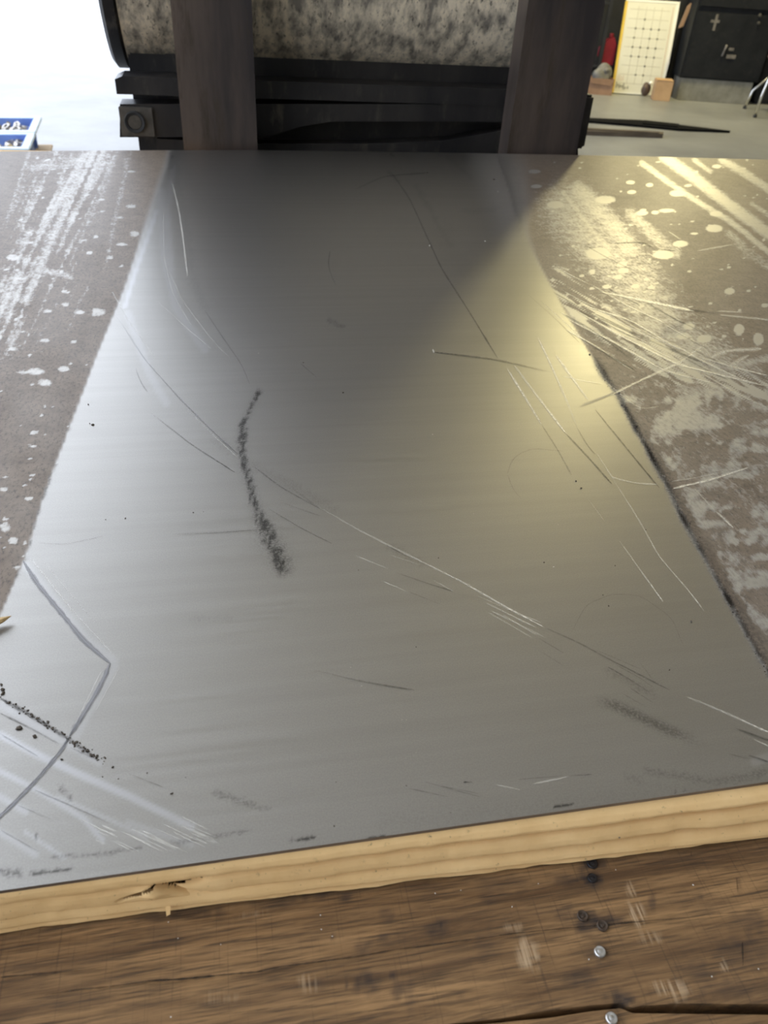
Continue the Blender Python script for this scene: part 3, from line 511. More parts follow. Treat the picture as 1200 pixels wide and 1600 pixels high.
# splinter of wood at the left border of the picture
sp = empty('wood_splinter', on_z([(2, 972)], PLATE_Z)[0]); tag(sp, 'pointed pale wood splinter lying on the steel at the left', 'splinter')
bp = Vector(sp.location); tip = Vector(on_z([(18, 963)], PLATE_Z + 0.003)[0]) - bp; tail = Vector(on_z([(-80, 1000)], PLATE_Z + 0.004)[0]) - bp
bm = bmesh.new(); ax = (tip - tail).normalized(); sd_ = ax.cross(Vector((0, 0, 1))).normalized()
R3 = []
for f, r in ((0, 0.0022), (0.55, 0.0023), (0.85, 0.0016), (1.0, 0.0001)):
    c_ = tail.lerp(tip, f); c_.z = 0.0023 + 0.001 * f
    R3.append([bm.verts.new(c_ + sd_ * r * math.cos(a) + Vector((0, 0, 1)) * r * 0.9 * math.sin(a)) for a in np.linspace(0, 2 * math.pi, 7)[:-1]])
for A, B in zip(R3, R3[1:]):
    for k in range(6): bm.faces.new((A[k], A[(k + 1) % 6], B[(k + 1) % 6], B[k]))
bm.faces.new(R3[0]); bm.faces.new(R3[-1]); M['splinter'] = worn('splinter_wood', (0.55, 0.36, 0.15), (0.72, 0.52, 0.27), 0.7, 0, 300, (1, 0.2, 1))
from_bm('sliver', bm, M['splinter'], sp); bm = bmesh.new()
c_ = tail.lerp(tip, 0.6); c_.z = 0.0045
v3 = [bm.verts.new(c_), bm.verts.new(tail.lerp(tip, 0.3) + Vector((0, 0, 0.0012)) - sd_ * 0.001), bm.verts.new(tail.lerp(tip, 0.3) + Vector((0, 0, 0.0014)) + sd_ * 0.001), bm.verts.new(tail.lerp(tip, 0.35) + Vector((0, 0, 0.0002)))]
for f in ((0, 1, 2), (0, 2, 3), (0, 3, 1), (1, 3, 2)): bm.faces.new([v3[i] for i in f])
from_bm('torn_fibre', bm, M['splinter'], sp)

# ------------------------------------------------------------------ kraft paper round the bundle below
paper = empty('kraft_paper_wrap', (*O[:2], WOOD_Z), YAW)
tag(paper, 'crumpled brown kraft paper wrap, torn near the left, folded under the steel sheet', 'kraft paper')
H = PLATE_Z - 0.0020 - WOOD_Z
pxs = np.r_[np.linspace(-1.19, -0.26, 40), np.arange(-0.25, 0.2501, 0.0011), np.linspace(0.26, 1.23, 40)]
def wave(x, *terms): return sum(a * np.sin(x * f + p) for a, f, p in terms)
def paper_layer(name, prof, wob, zlow, seed, tear=None):
    # prof: list of (out, height) pairs down the skirt; heights as share of H
    prof = np.array(prof, float); L = np.r_[0, np.cumsum(np.hypot(np.diff(prof[:, 0]), np.diff(prof[:, 1]) * H))]
    s = np.r_[0, np.linspace(L[1], L[-1], 64)] if prof[0, 0] < 0 else np.linspace(0, L[-1], 54); o_ = np.interp(s, L, prof[:, 0]); h_ = np.interp(s, L, prof[:, 1])
    X = np.repeat(pxs[None], len(s), 0); s0 = L[1] if prof[0, 0] < 0 else 0.0; sN = np.clip((s - s0) / (L[-1] - s0), 0, 1)[:, None]
    P2 = np.stack([X.ravel() * 1000, np.repeat(s[:, None] * 1000, len(pxs), 1).ravel()], 1)
    crumple = ((vnoise(P2, 22, seed) - 0.5) * 0.0012 + (vnoise(P2, 7, seed + 1) - 0.5) * 0.0006 + (vnoise(P2, 3, seed + 2) - 0.5) * 0.00022).reshape(X.shape)
    fold = wob(pxs)[None] * sN
    flare = np.clip(1 + 4.2 * pxs, 0.45, 1.9)[None]
    Yv = -(np.where(o_ > 0, o_, 0)[:, None] * flare + np.where(o_ < 0, o_, 0)[:, None] + crumple * np.clip(sN * 4, 0, 1))
    Zv = h_[:, None] * H + fold
    drop = None
    if tear:
        Yv, Zv = tear(X, Yv, Zv, sN); d_ = X - tx; drop = ((np.abs(sN - 0.47 + 2.0 * (d_ - 0.008)) < 0.045 * sstep(-0.001, 0.002, d_) * sstep(0.020, 0.008, d_)))
        drop = drop | (np.abs(sN - (0.47 + 0.32 * np.clip(d_ / 0.016, 0, 1))) < 0.030 * sstep(0.001, 0.004, d_) * sstep(0.0155, 0.012, d_)) | (np.abs(sN - (0.47 + 0.22 * np.clip(-(d_ + 0.002) / 0.013, 0, 1))) < 0.014 * sstep(-0.0150, -0.012, d_) * sstep(0.0, -0.003, d_)); drop = drop[:-1, :-1]
    me = grid_mesh(name, X, Yv, Zv, drop=drop)
    return link(name, me, M['kraft'], paper)
t = NT('kraft_paper'); v = t.coord(); f1 = t.noise(v, 40, 6, 0.65); f2 = t.noise(v, 260, 4, 0.7)
c = t.mix(t.ramp(f1, [(0.3, 0.0), (0.7, 1.0)]), (0.74, 0.485, 0.215), (0.84, 0.58, 0.28))
c = t.mix(t.ramp(f2, [(0.62, 0.0), (0.75, 0.5)]), c, (0.36, 0.23, 0.115)); c = t.mix(t.ramp(t.noise(v, 520, 2, 0.6), [(0.70, 0.0), (0.78, 0.7)]), c, (0.10, 0.07, 0.04))
t.set(Base_Color=c, Roughness=0.8); t.b.inputs['Specular IOR Level'].default_value = 0.2; t.bump(f2, 0.25, 0.0006); M['kraft'] = t.m
tx = loc_z([(250, 1372)], 0.955)[0, 0]
def tear_up(X, Y, Z, s):
    d = X - tx
    # split along the upper fold right of the tear, a deep rumple running down from it, a thin one to the left
    Y = Y + 0.0030 * np.exp(-((s - 0.47) / 0.05) ** 2) * sstep(-0.001, 0.003, d) * sstep(0.021, 0.012, d)
    l1 = 0.47 + 0.32 * np.clip(d / 0.016, 0, 1)
    Y = Y + 0.0042 * np.exp(-((s - l1) / 0.050) ** 2) * sstep(-0.003, 0.001, d) * sstep(0.020, 0.015, d)
    l2 = 0.47 + 0.22 * np.clip(-(d + 0.002) / 0.013, 0, 1)
    Y = Y + 0.0026 * np.exp(-((s - l2) / 0.020) ** 2) * sstep(-0.0165, -0.013, d) * sstep(0.001, -0.002, d)
    Y = Y - 0.0016 * np.exp(-((d + 0.002) / 0.005) ** 2) * np.exp(-((s - 0.58) / 0.14) ** 2)
    return Y, Z
wobA = lambda x: wave(x, (0.0015, 11, 0.4), (0.0004, 45, 1.0), (0.0002, 130, 2.0))
wobB = lambda x: wave(x, (0.0012, 9, 2.0), (0.0004, 31, 0.3), (0.0002, 120, 1.0)) * 0.8
paper_layer('upper_fold', [(-0.03, 1.0), (0.0002, 0.995), (0.0022, 0.94), (0.0034, 0.86), (0.0035, 0.80), (0.0024, 0.745), (0.0010, 0.72), (0.0014, 0.70), (0.0034, 0.645), (0.0048, 0.55), (0.0055, 0.46), (0.0056, 0.41), (0.0046, 0.375), (0.0025, 0.365), (0.0, 0.37)], wobA, 0, 100, tear_up)
paper_layer('lower_fold', [(0.0, 0.46), (0.0026, 0.40), (0.0050, 0.32), (0.0068, 0.23), (0.0075, 0.16), (0.0072, 0.125), (0.005, 0.11), (0.001, 0.115)], wobB, 0, 120)
paper_layer('bottom_ply', [(0.001, 0.2), (0.0042, 0.13), (0.0066, 0.06), (0.0072, 0.02), (0.0070, 0.010), (0.0, 0.008)], lambda x: 0 * x, 0, 140)
# wrapped sheets under the top one
box('wrapped_bundle', (-1.19, 0.009, 0.001), (1.23, DEPTH - 0.01, H - 0.001), M['kraft'], paper, bevel=0.001)
# hanging scrap at the tear and the dark slit edge
a = loc_z([(262, 1408), (268, 1426)], WOOD_Z + 0.004)
bm = bmesh.new(); q = [bm.verts.new(p) for p in ((a[0, 0] - 0.001, a[0, 1] + 0.001, 0.006), (a[0, 0] + 0.0012, a[0, 1] + 0.001, 0.006), (a[0, 0] + 0.001, a[0, 1] - 0.0045, 0.0022), (a[0, 0] - 0.0005, a[0, 1] - 0.005, 0.002))]
bm.faces.new(q); ex = bmesh.ops.extrude_face_region(bm, geom=bm.faces[:])['geom']
for v_ in ex:
    if isinstance(v_, bmesh.types.BMVert): v_.co.z += 0.0004
from_bm('torn_scrap', bm, M['kraft'], paper)

# ------------------------------------------------------------------ timber deck
pallet = empty('timber_pallet', (*O[:2], 0), YAW)
tag(pallet, 'weathered brown timber pallet with nailed planks under the kraft paper', 'pallet')
gap_top = gl((-500, 1690), (300, 1640), (560, 1612), (640, 1603), (780, 1588), (864, 1574), (927, 1567), (972, 1563), (990, 1571), (1004, 1567), (1060, 1564), (1200, 1565), (1700, 1560))
gap_bot = gl((-500, 1700), (300, 1650), (560, 1616), (640, 1606), (780, 1590), (864, 1582), (927, 1572), (972, 1567), (990, 1575), (1025, 1576), (1200, 1578), (1700, 1575))
gap_bot[4:, 1] += 4; gap_bot[:4, 1] += 2
gt, gb = loc_z(gap_top, WOOD_Z), loc_z(gap_bot, WOOD_Z)
def wood_mat(name):
    t = NT(name); v = t.coord((9, 150, 60), (0, 0, math.radians(-1.5))); g = t.noise(v, 1.0, 6, 0.68, 0.6)
    g2 = t.noise(t.coord((40, 900, 300), (0, 0, math.radians(-1.5))), 1.0, 3, 0.7); big = t.noise(t.coord((4, 18, 4)), 1.0, 4, 0.6)
    cross = t.noise(t.coord((900, 22, 22), (0, 0, math.radians(4))), 1.0, 2, 0.6)
    c = t.mix(t.ramp(g, [(0.33, 0.0), (0.66, 1.0)]), (0.115, 0.062, 0.026), (0.46, 0.268, 0.115))
    c = t.mix(t.ramp(big, [(0.35, 0.75), (0.6, 0.0)]), c, (0.13, 0.073, 0.034))
    c = t.mix(t.ramp(g2, [(0.46, 0.0), (0.68, 0.8)]), c, (0.058, 0.037, 0.021))
    c = t.mix(t.ramp(cross, [(0.62, 0.0), (0.76, 0.5)]), c, (0.055, 0.036, 0.022))
    c = t.mix(t.math('MULTIPLY', t.attr('rubbed'), t.ramp(cross, [(0.4, 0.0), (0.55, 1.0)])), c, (0.52, 0.37, 0.22))
    c = t.mix(t.math('MULTIPLY', t.attr('stain'), t.math('ADD', 0.45, g2), True), c, (0.022, 0.020, 0.021))
    t.set(Base_Color=c, Roughness=0.72); t.b.inputs['Specular IOR Level'].default_value = 0.3
    h = t.math('ADD', t.math('MULTIPLY', g, 0.6), t.math('MULTIPLY', g2, 0.6)); t.bump(h, 0.6, 0.0012); return t.m
M['plank'] = wood_mat('weathered_oak')
stains = [(925, 1350, 26, 12, .9), (925, 1373, 26, 12, .9), (880, 1375, 30, 10, .5), (935, 1440, 38, 16, .95), (915, 1448, 22, 12, .8), (905, 1432, 20, 14, .6), (965, 1440, 22, 8, .7), (885, 1430, 22, 18, .35), (935, 1490, 22, 16, .45), (910, 1530, 30, 20, .4), (970, 1560, 26, 14, .8), (960, 1590, 30, 14, .6),
          (1020, 1408, 7, 16, .5), (1095, 1400, 6, 12, .4), (1155, 1385, 5, 14, .4), (1160, 1490, 60, 40, .38), (1090, 1520, 46, 30, .36), (1140, 1545, 70, 24, .36), (1165, 1440, 36, 20, .36), (575, 1535, 28, 22, .65), (615, 1525, 7, 8, .7), (620, 1550, 14, 16, .6), (680, 1452, 24, 14, .55), (690, 1445, 12, 12, .5),
          (605, 1430, 14, 10, .4), (600, 1465, 10, 8, .5), (570, 1480, 18, 8, .5), (480, 1395, 90, 13, .55), (420, 1410, 60, 12, .35), (560, 1375, 60, 10, .5), (300, 1425, 60, 14, .5), (230, 1430, 50, 10, .4), (260, 1460, 40, 24, .25), (780, 1380, 60, 16, .3), (770, 1400, 30, 18, .35), (760, 1475, 20, 30, .3), (540, 1402, 14, 12, .6), (500, 1540, 20, 12, .3), (660, 1385, 60, 12, .3), (150, 1445, 70, 10, .25), (1050, 1340, 140, 7, .2), (540, 1528, 3, 3, .9), (541, 1541, 3, 3, .9), (690, 1448, 5, 3, .9),
          (720, 1560, 8, 6, .3), (640, 1560, 12, 26, .35), (520, 1465, 4, 8, .6), (30, 1500, 60, 40, .12), (120, 1560, 60, 30, .15)]
rubs = [(995, 1430, 16, 22, .9), (985, 1390, 8, 14, .6), (1015, 1465, 20, 12, .5), (825, 1488, 22, 26, .8), (1045, 1545, 30, 16, .7), (800, 1450, 20, 8, .4), (480, 1535, 18, 16, .45), (1060, 1560, 20, 8, .4), (1130, 1510, 6, 10, .8), (820, 1500, 8, 14, .9), (400, 1430, 26, 5, .3), (340, 1560, 40, 10, .2)]
def plank(name, x0, x1, yf, yb, seed, fine, top=None):
    xs = np.r_[np.linspace(x0, -0.24, 14), np.linspace(-0.23, 0.27, 470 if fine else 20), np.linspace(0.28, x1, 14)]
    s = np.linspace(0, 1, 110 if fine == 1 else 30 if fine else 6); yF, yB = yf(xs), yb(xs)
    X = np.repeat(xs[None], len(s), 0); Y = yF[None] * (1 - s[:, None]) + yB[None] * s[:, None]
    P2 = np.stack([X.ravel() * 1000 * 0.15, Y.ravel() * 1000], 1)
    Z = (WOOD_Z - 0.0012 + 0.0007 * (vnoise(P2, 5, seed) - 0.5) + 0.0004 * (vnoise(P2, 1.7, seed + 1) - 0.5)).reshape(X.shape)
    edge = np.minimum(s, 1 - s)[:, None] * np.abs(yB - yF)[None]; Z = Z - 0.0010 * np.exp(-edge / 0.0008)
    px = project(to_w(np.stack([X.ravel(), Y.ravel(), Z.ravel()], 1))); n_ = vnoise(px, 9, seed + 3); st = np.zeros(len(px)); rb = np.zeros(len(px))
    if fine:
        for cx, cy, a, b, k in stains: st = np.maximum(st, k * sstep(1.15, 0.25, np.hypot((px[:, 0] - cx) / a, (px[:, 1] - cy) / b) + (n_ - 0.5) * 0.7))
        for cx, cy, a, b, k in rubs: rb = np.maximum(rb, k * sstep(1.1, 0.5, np.hypot((px[:, 0] - cx - (cy - px[:, 1]) * -0.15) / a, (px[:, 1] - cy) / b) + (n_ - 0.5) * 0.6))
    # closed board: fold the border rows and columns down
    base = WOOD_Z - 0.03
    Xe = np.vstack([X[:1], X, X[-1:]]); Ye = np.vstack([Y[:1], Y, Y[-1:]]); Ze = np.vstack([np.full_like(Z[:1], base), Z, np.full_like(Z[:1], base)])
    st = st.reshape(X.shape); rb = rb.reshape(X.shape); ste = np.vstack([st[:1], st, st[-1:]]); rbe = np.vstack([rb[:1], rb, rb[-1:]])
    o = link(name, grid_mesh(name, Xe, Ye, Ze, dict(stain=ste, rubbed=rbe)), M['plank'], pallet); o.data.set_sharp_from_angle(angle=math.radians(60)); return o
fy_t = lambda x: np.interp(x, gt[:, 0], gt[:, 1]); fy_b = lambda x: np.interp(x, gb[:, 0], gb[:, 1])
P1 = plank('plank', -1.25, 1.28, fy_t, lambda x: 0 * x + 0.16, 60, 1)
P2_ = plank('plank', -1.25, 1.28, lambda x: 0 * x - 0.21, fy_b, 70, 2)
for k in range(5):
    y0 = 0.168 + 0.205 * k; plank('plank', -1.25, 1.28, lambda x, y0=y0: 0 * x + y0, lambda x, y0=y0: 0 * x + y0 + 0.197, 80 + k, 0)
for x in (-1.05, -0.62, 0.03, 0.50, 1.08): box('stringer', (x - 0.045, -0.20, WOOD_Z - 0.115), (x + 0.045, 1.19, WOOD_Z - 0.0302), M['batten'], pallet)
# cracks and nails in the front plank
M['crack'] = mark_mat('open_crack', (0.012, 0.009, 0.007), 0.9, 0, 300, 0.15, 0.4)
for pts, wd, a0, a1 in [(gl((0, 1527), (20, 1525), (80, 1520), (130, 1516)), 3.4, 1.0, 0.3), (gl((70, 1555), (112, 1547), (160, 1543), (231, 1533), (250, 1532), (336, 1524), (420, 1517)), 3.0, 0.6, 0.9), (gl((231, 1532), (290, 1530), (336, 1525)), 3.4, 0.9, 0.9), (gl((400, 1518), (440, 1510), (519, 1500), (560, 1494), (617, 1484)), 3.0, 0.9, 0.6), (gl((617, 1484), (680, 1476), (750, 1466), (820, 1456)), 2.4, 0.7, 0.6),
                        (gl((780, 1461), (895, 1449), (962, 1444)), 2.4, 0.7, 0.7), (gl((955, 1444), (1032, 1437), (1080, 1433)), 2.8, 0.9, 0.5), (gl((1080, 1432), (1193, 1421)), 2.0, 0.5, 0.5), (gl((1160, 1472), (1161, 1510)), 2.6, 0.8, 0.9), (gl((200, 1440), (330, 1425)), 1.6, 0.3, 0.4), (gl((520, 1390), (600, 1382)), 2, 0.4, 0.4), (gl((300, 1590), (480, 1570)), 1.6, 0.3, 0.5), (gl((1080, 1330), (1080, 1338)), 1.6, 0.5, 0.5), (gl((1151, 1372), (1153, 1395)), 2, 0.6, 0.5)]:
    ribbon('crack', pts, wd, M['crack'], pallet, WOOD_Z - 0.0006, a0, a1, jit=0.6).parent = P1
def nail(px, py, r, mat, ring=False):
    p = to_l(on_z([(px, py)], WOOD_Z - 0.001))[0]; R_ = r * np.linalg.norm(on_z([(px, py)], WOOD_Z)[0] - CAM) / FPX
    prof = [(R_ * 0.35, -0.02), (R_ * 0.35, -0.001), (R_, -0.0008), (R_, 0.0003), (R_ * 0.86, 0.0006), (R_ * 0.45, 0.0005 if not ring else 0.0002), (R_ * 0.3, 0.0007), (0.00005, 0.0007)]
    o = lathe('nail', prof, mat, None, 'Z', 20, (0, 0, 0)); o.location = (p[0], p[1], p[2] + 0.0005); o.parent = P1; return o
nail(925, 1350, 7.5, M['nail_old']); nail(925, 1373, 6.5, M['nail_old']); nail(910, 1432, 7.5, M['nail_rust'], True); nail(941, 1447, 7.5, M['nail_rust'], True); nail(937, 1488, 7.5, M['nail_new']); nail(955, 1592, 7.5, M['nail_new']).parent = P2_
# bits of swarf on the wood, dirt chips on the paper
crumb_mesh([(263, 1441, 1.6), (278, 1466, 1.3), (519, 1463, 1.4), (501, 1430, 1.5), (502, 1452, 1.3), (680, 1396, 1.6), (720, 1391, 1.2), (1083, 1383, 1.8), (1112, 1526, 1.8), (920, 1499, 1.4), (841, 1381, 1.4), (962, 1359, 1.2), (267, 1589, 1.5), (800, 1417, 1.2), (345, 1476, 1.0), (1185, 1514, 1.4)], WOOD_Z, pallet, 'pale_swarf', pale)
crumb_mesh([(582, 1319, 5), (590, 1320, 6), (578, 1322, 3.5)], PLATE_Z - 0.008, paper, 'dirt_chip'); crumb_mesh([(1090, 1258, 4), (1097, 1257, 2.5), (968, 1309, 2)], PLATE_Z - 0.010, paper, 'dirt_chip')

# ------------------------------------------------------------------ forklift
truck = empty('forklift', (*O[:2], 0), YAW)
tag(truck, 'dark greasy forklift carriage with two upright forks and worn drum behind the sheet', 'forklift')
FY = 1.215
def LX(px, py, ly=FY): return float(on_l([(px, py)], ly)[0, 0])
def LZ(px, py, ly=FY): return float(on_l([(px, py)], ly)[0, 2])
for a_, b_ in (((277, 120), (398, 120)), ((809, 120), (923, 120))):
    x0, x1 = LX(*a_), LX(*b_)
    bm = bmesh.new()
    prof = [(FY, 1.55), (FY, 0.86), (FY - 0.02, 0.815), (FY - 1.08, 0.800), (FY - 1.08, 0.792), (FY - 0.02, 0.770), (FY + 0.03, 0.785), (FY + 0.048, 0.83), (FY + 0.048, 1.55)]
    A = [bm.verts.new((x0, y_, z)) for y_, z in prof]; B = [bm.verts.new((x1, y_, z)) for y_, z in prof]
    bm.faces.new(A); bm.faces.new(B[::-1])
    for i in range(len(prof)): bm.faces.new((A[i], A[(i + 1) % len(prof)], B[(i + 1) % len(prof)], B[i]))
    from_bm('fork', bm, M['fork_steel'], truck, bevel=0.006, seg=3)
CY = 1.29
xl, xr = LX(180, 130, CY), LX(915, 130, CY)
prism('carriage_beam', [(xl, LZ(180, 147, CY)), (xl, LZ(180, 124, CY)), (xl + 0.012, LZ(190, 119, CY)), (xr, LZ(190, 119, CY)), (xr, LZ(180, 147, CY))], CY, CY + 0.06, M['black_steel'], truck, 0.004)
x2 = LX(187, 190, CY)
pts2 = [(187, 215), (187, 163), (420, 163), (900, 163), (900, 192), (700, 190), (520, 190), (470, 198), (420, 214)]
prism('lower_carriage_bar', [(LX(x, y_, CY), LZ(x, y_, CY)) for x, y_ in pts2], CY + 0.002, CY + 0.05, M['black_steel'], truck, 0.004)
prism('sill_plate', [(LX(x, y_, CY), LZ(x, y_, CY)) for x, y_ in [(245, 260), (245, 218), (400, 226), (560, 226), (690, 222), (800, 203), (905, 203), (905, 260)]], CY + 0.006, CY + 0.04, M['black_steel'], truck, 0.003)
box('backing_plate', (x2 + 0.02, CY + 0.062, 0.86), (xr - 0.02, CY + 0.08, 1.10), M['black_steel'], truck)
pc = on_l([(211, 190)], CY)[0]
lathe('pin_ring', [(0.0165, 0.0), (0.0165, -0.007), (0.0155, -0.0075), (0.0115, -0.006), (0.0115, 0.0)], M['rubber'], truck, 'Y', 32, (pc[0], CY, pc[2]))
lathe('pin_head', [(0.0114, 0.0), (0.0114, -0.0045), (0.0104, -0.0052), (0.0002, -0.0052)], M['pin_steel'], truck, 'Y', 32, (pc[0], CY, pc[2]))
box('pin_block', (LX(188, 190, CY), CY - 0.003, LZ(190, 212, CY)), (LX(240, 190, CY), CY + 0.002, LZ(190, 166, CY)), M['pin_steel'], truck, 0.001)
hx = LX(905, 190, 1.262)
box('lower_hook', (hx - 0.03, 1.235, LZ(905, 230, 1.25)), (LX(922, 160, 1.25), 1.268, LZ(905, 146, 1.25)), M['black_steel'], truck, 0.004)
# drum
DR = 0.17; DYc = FY + 0.062 + DR
zb = LZ(600, 127, FY + 0.10); DZ = zb + DR - 0.006
dx0, dx1 = LX(190, 60, FY + 0.09), LX(905, 60, FY + 0.09)
lathe('drum', [(0.02, dx0), (DR, dx0), (DR, dx0 + 0.06), (DR - 0.001, dx0 + 0.064), (DR - 0.001, dx1 - 0.064), (DR, dx1 - 0.06), (DR, dx1), (0.02, dx1)], M['drum_paint'], truck, 'X', 96, (0, DYc, DZ))
fx = LX(160, 40, FY + 0.09)
lathe('drum_flange', [(0.02, fx), (DR - 0.004, fx), (DR + 0.004, fx + 0.006), (DR + 0.004, dx0 - 0.004), (DR - 0.002, dx0 + 0.001), (0.02, dx0 + 0.001)], M['black_steel'], truck, 'X', 96, (0, DYc, DZ))
lathe('drum_flange', [(0.02, dx1 - 0.001), (DR + 0.004, dx1), (DR + 0.004, dx1 + 0.02), (0.02, dx1 + 0.02)], M['black_steel'], truck, 'X', 96, (0, DYc, DZ))
box('top_carriage_beam', (dx0, FY + 0.06, 1.46), (dx1, FY + 0.11, 1.58), M['black_steel'], truck)
xm = (dx0 + dx1) / 2
for s in (-1, 1):
    prism('mast_rail', [(xm + s * 0.27 - 0.04, 0.08), (xm + s * 0.27 + 0.04, 0.08), (xm + s * 0.27 + 0.04, 2.2), (xm + s * 0.27 - 0.04, 2.2)], FY + 0.46, FY + 0.60, M['black_steel'], truck, 0.006)
    lathe('front_wheel', [(0.05, -0.08), (0.25, -0.09), (0.29, -0.06), (0.29, 0.06), (0.25, 0.09), (0.05, 0.08)], M['rubber'], truck, 'X', 40, (xm + s * 0.38, FY + 0.85, 0.29))
    lathe('rear_wheel', [(0.05, -0.07), (0.19, -0.08), (0.22, -0.05), (0.22, 0.05), (0.19, 0.08), (0.05, 0.07)], M['rubber'], truck, 'X', 40, (xm + s * 0.32, FY + 2.05, 0.22))
    tube('guard_post', [(xm + s * 0.36, FY + 0.85, 0.9), (xm + s * 0.34, FY + 1.05, 1.95), (xm + s * 0.34, FY + 1.15, 2.05), (xm + s * 0.34, FY + 1.9, 2.05), (xm + s * 0.34, FY + 2.0, 1.9), (xm + s * 0.36, FY + 2.1, 0.95)], 0.025, M['black_steel'], truck)
    tube('lift_chain', [(xm + s * 0.12, FY + 0.44, 1.1), (xm + s * 0.12, FY + 0.44, 2.15)], 0.012, M['black_steel'], truck, 8)
for z in (0.5, 1.35, 2.1): box('mast_crossbar', (xm - 0.31, FY + 0.56, z), (xm + 0.31, FY + 0.62, z + 0.1), M['black_steel'], truck)
prism('truck_body', [(xm - 0.36, 0.32), (xm + 0.36, 0.32), (xm + 0.40, 0.6), (xm + 0.36, 0.98), (xm - 0.36, 0.98), (xm - 0.40, 0.6)], FY + 0.68, FY + 1.6, M['truck_paint'], truck, 0.03)
prism('counterweight', [(xm - 0.38, 0.2), (xm + 0.38, 0.2), (xm + 0.40, 0.7), (xm + 0.34, 1.05), (xm - 0.34, 1.05), (xm - 0.40, 0.7)], FY + 1.6, FY + 2.35, M['truck_paint'], truck, 0.05)
prism('seat', [(xm - 0.2, 0.98), (xm + 0.2, 0.98), (xm + 0.19, 1.42), (xm - 0.19, 1.42)], FY + 1.52, FY + 1.62, M['seat'], truck, 0.03)
for k in range(6): box('guard_bar', (xm - 0.33, FY + 1.12 + k * 0.15, 2.04), (xm + 0.33, FY + 1.15 + k * 0.15, 2.07), M['black_steel'], truck)

# ------------------------------------------------------------------ things along the back wall, right
def wy(px, py, y): return on_y([(px, py)], y)[0]
# calendar board leaning on the wall
B0 = Vector(on_z([(955, 146)], 0.0)[0]); yb_ = B0.y
bl, br = Vector(wy(956, 145, yb_)), Vector(wy(1036, 152, yb_)); tl, tr = Vector(wy(978, -1, yb_ + 0.20)), Vector(wy(1061, 3, yb_ + 0.20))
bl.z = max(bl.z, 0.0); br.z = max(br.z, 0.0)
board = empty('calendar_board', bl); tag(board, 'cream white dotted grid board with yellow edge leaning by the cardboard box', 'board')
ex_ = (tr - tl + br - bl) / 2; ey_ = (tl - bl + tr - br) / 2; W_, H_ = ex_.length, ey_.length; ex_.normalize(); ey_ = (ey_ - ex_ * ey_.dot(ex_)).normalized(); ez_ = ex_.cross(ey_)
board.matrix_basis = Matrix(((ex_.x, ey_.x, ez_.x, bl.x), (ex_.y, ey_.y, ez_.y, bl.y), (ex_.z, ey_.z, ez_.z, bl.z), (0, 0, 0, 1)))
def bb(name, x0, y0, x1, y1, z0, z1, mat, bv=0.0): return box(name, (x0, y0, z0), (x1, y1, z1), mat, panel if mat in INKS else board, bv)
panel = None; INKS = [M['ink'], M['ink_dark'], M['ink_red']]
panel = bb('panel', 0.018, 0.012, W_ - 0.03, H_ - 0.02, -0.018, 0.0, M['board_white'])
bb('frame_rail', 0, 0, W_, 0.014, -0.02, 0.004, M['board_frame'], 0.002); bb('frame_rail', 0, H_ - 0.022, W_, H_, -0.02, 0.004, M['board_frame'], 0.002)
bb('frame_rail', W_ - 0.032, 0.0142, W_, H_ - 0.0222, -0.02, 0.004, M['board_frame'], 0.002); bb('yellow_edge', -0.008, 0, 0.0175, H_ - 0.0222, -0.02, 0.006, M['board_yellow'], 0.002)
bb('red_line', W_ - 0.060, 0.03, W_ - 0.054, H_ - 0.05, 0.0, 0.001, M['ink_red'])
nx, ny = 5, 8; gx = [0.06 + (W_ - 0.15) * i / nx for i in range(nx + 1)]; gy = [0.10 + (H_ - 0.19) * j / ny for j in range(ny + 1)]
for x in gx[1:-1]: bb('grid_line', x - 0.0025, 0.09, x + 0.0025, H_ - 0.06, 0.0, 0.0008, M['ink'])
for y_ in gy: bb('grid_line', 0.05, y_ - 0.0025, W_ - 0.085, y_ + 0.0025, 0.0, 0.0009, M['ink'])
for j, row in enumerate(['0000', '0110', '0010', '1111', '1111', '1011', '1111', '0100']):
    for i, f in enumerate(row):
        if f == '1': lathe('dot', [(0.011, 0.0), (0.011, 0.0025), (0.0005, 0.0025)], M['ink_dark'], panel, 'Z', 10, (gx[i + 1], gy[j], 0))
for k in range(9): bb('scribble', 0.03 + k * 0.016, 0.035 + 0.03 * RNG.random(), 0.04 + k * 0.016, 0.08 + 0.03 * RNG.random() - 0.03 * (k > 5), 0.0, 0.001, M['ink_dark'])
for k in range(4): bb('red_scribble', 0.04 + k * 0.018, 0.12, 0.045 + k * 0.018, 0.16 + 0.03 * RNG.random(), 0.0, 0.001, M['ink_red'])

# black cabinet
cb = Vector(on_z([(1059, 156)], 0.0)[0]); yc = cb.y; cl = wy(1057, 156, yc)[0]; cr = wy(1166, 166, yc)[0]
cab = empty('metal_cabinet', ((cl + cr) / 2, yc, 0)); tag(cab, 'black metal cabinet with grey kick panel and rubbed cross mark', 'cabinet')
W2 = (cr - cl) / 2; zk = wy(1060, 121, yc)[2]; zd = wy(1110, 14, yc)[2]
box('body', (-W2 - 0.03, 0.0, zk), (W2 + 0.06, 0.32, 1.75), M['cabinet'], cab, 0.008)
box('kick_panel', (-W2, -0.004, 0.0), (W2, 0.3, zk - 0.001), M['kick'], cab, 0.004)
cdoor = box('door', (-W2 - 0.01, -0.022, zk + 0.01), (W2 + 0.04, -0.001, zd - 0.022), M['cabinet'], cab, 0.005)
box('drawer_front', (-W2 - 0.01, -0.022, zd + 0.02), (W2 + 0.04, -0.001, 1.35), M['cabinet'], cab, 0.005)
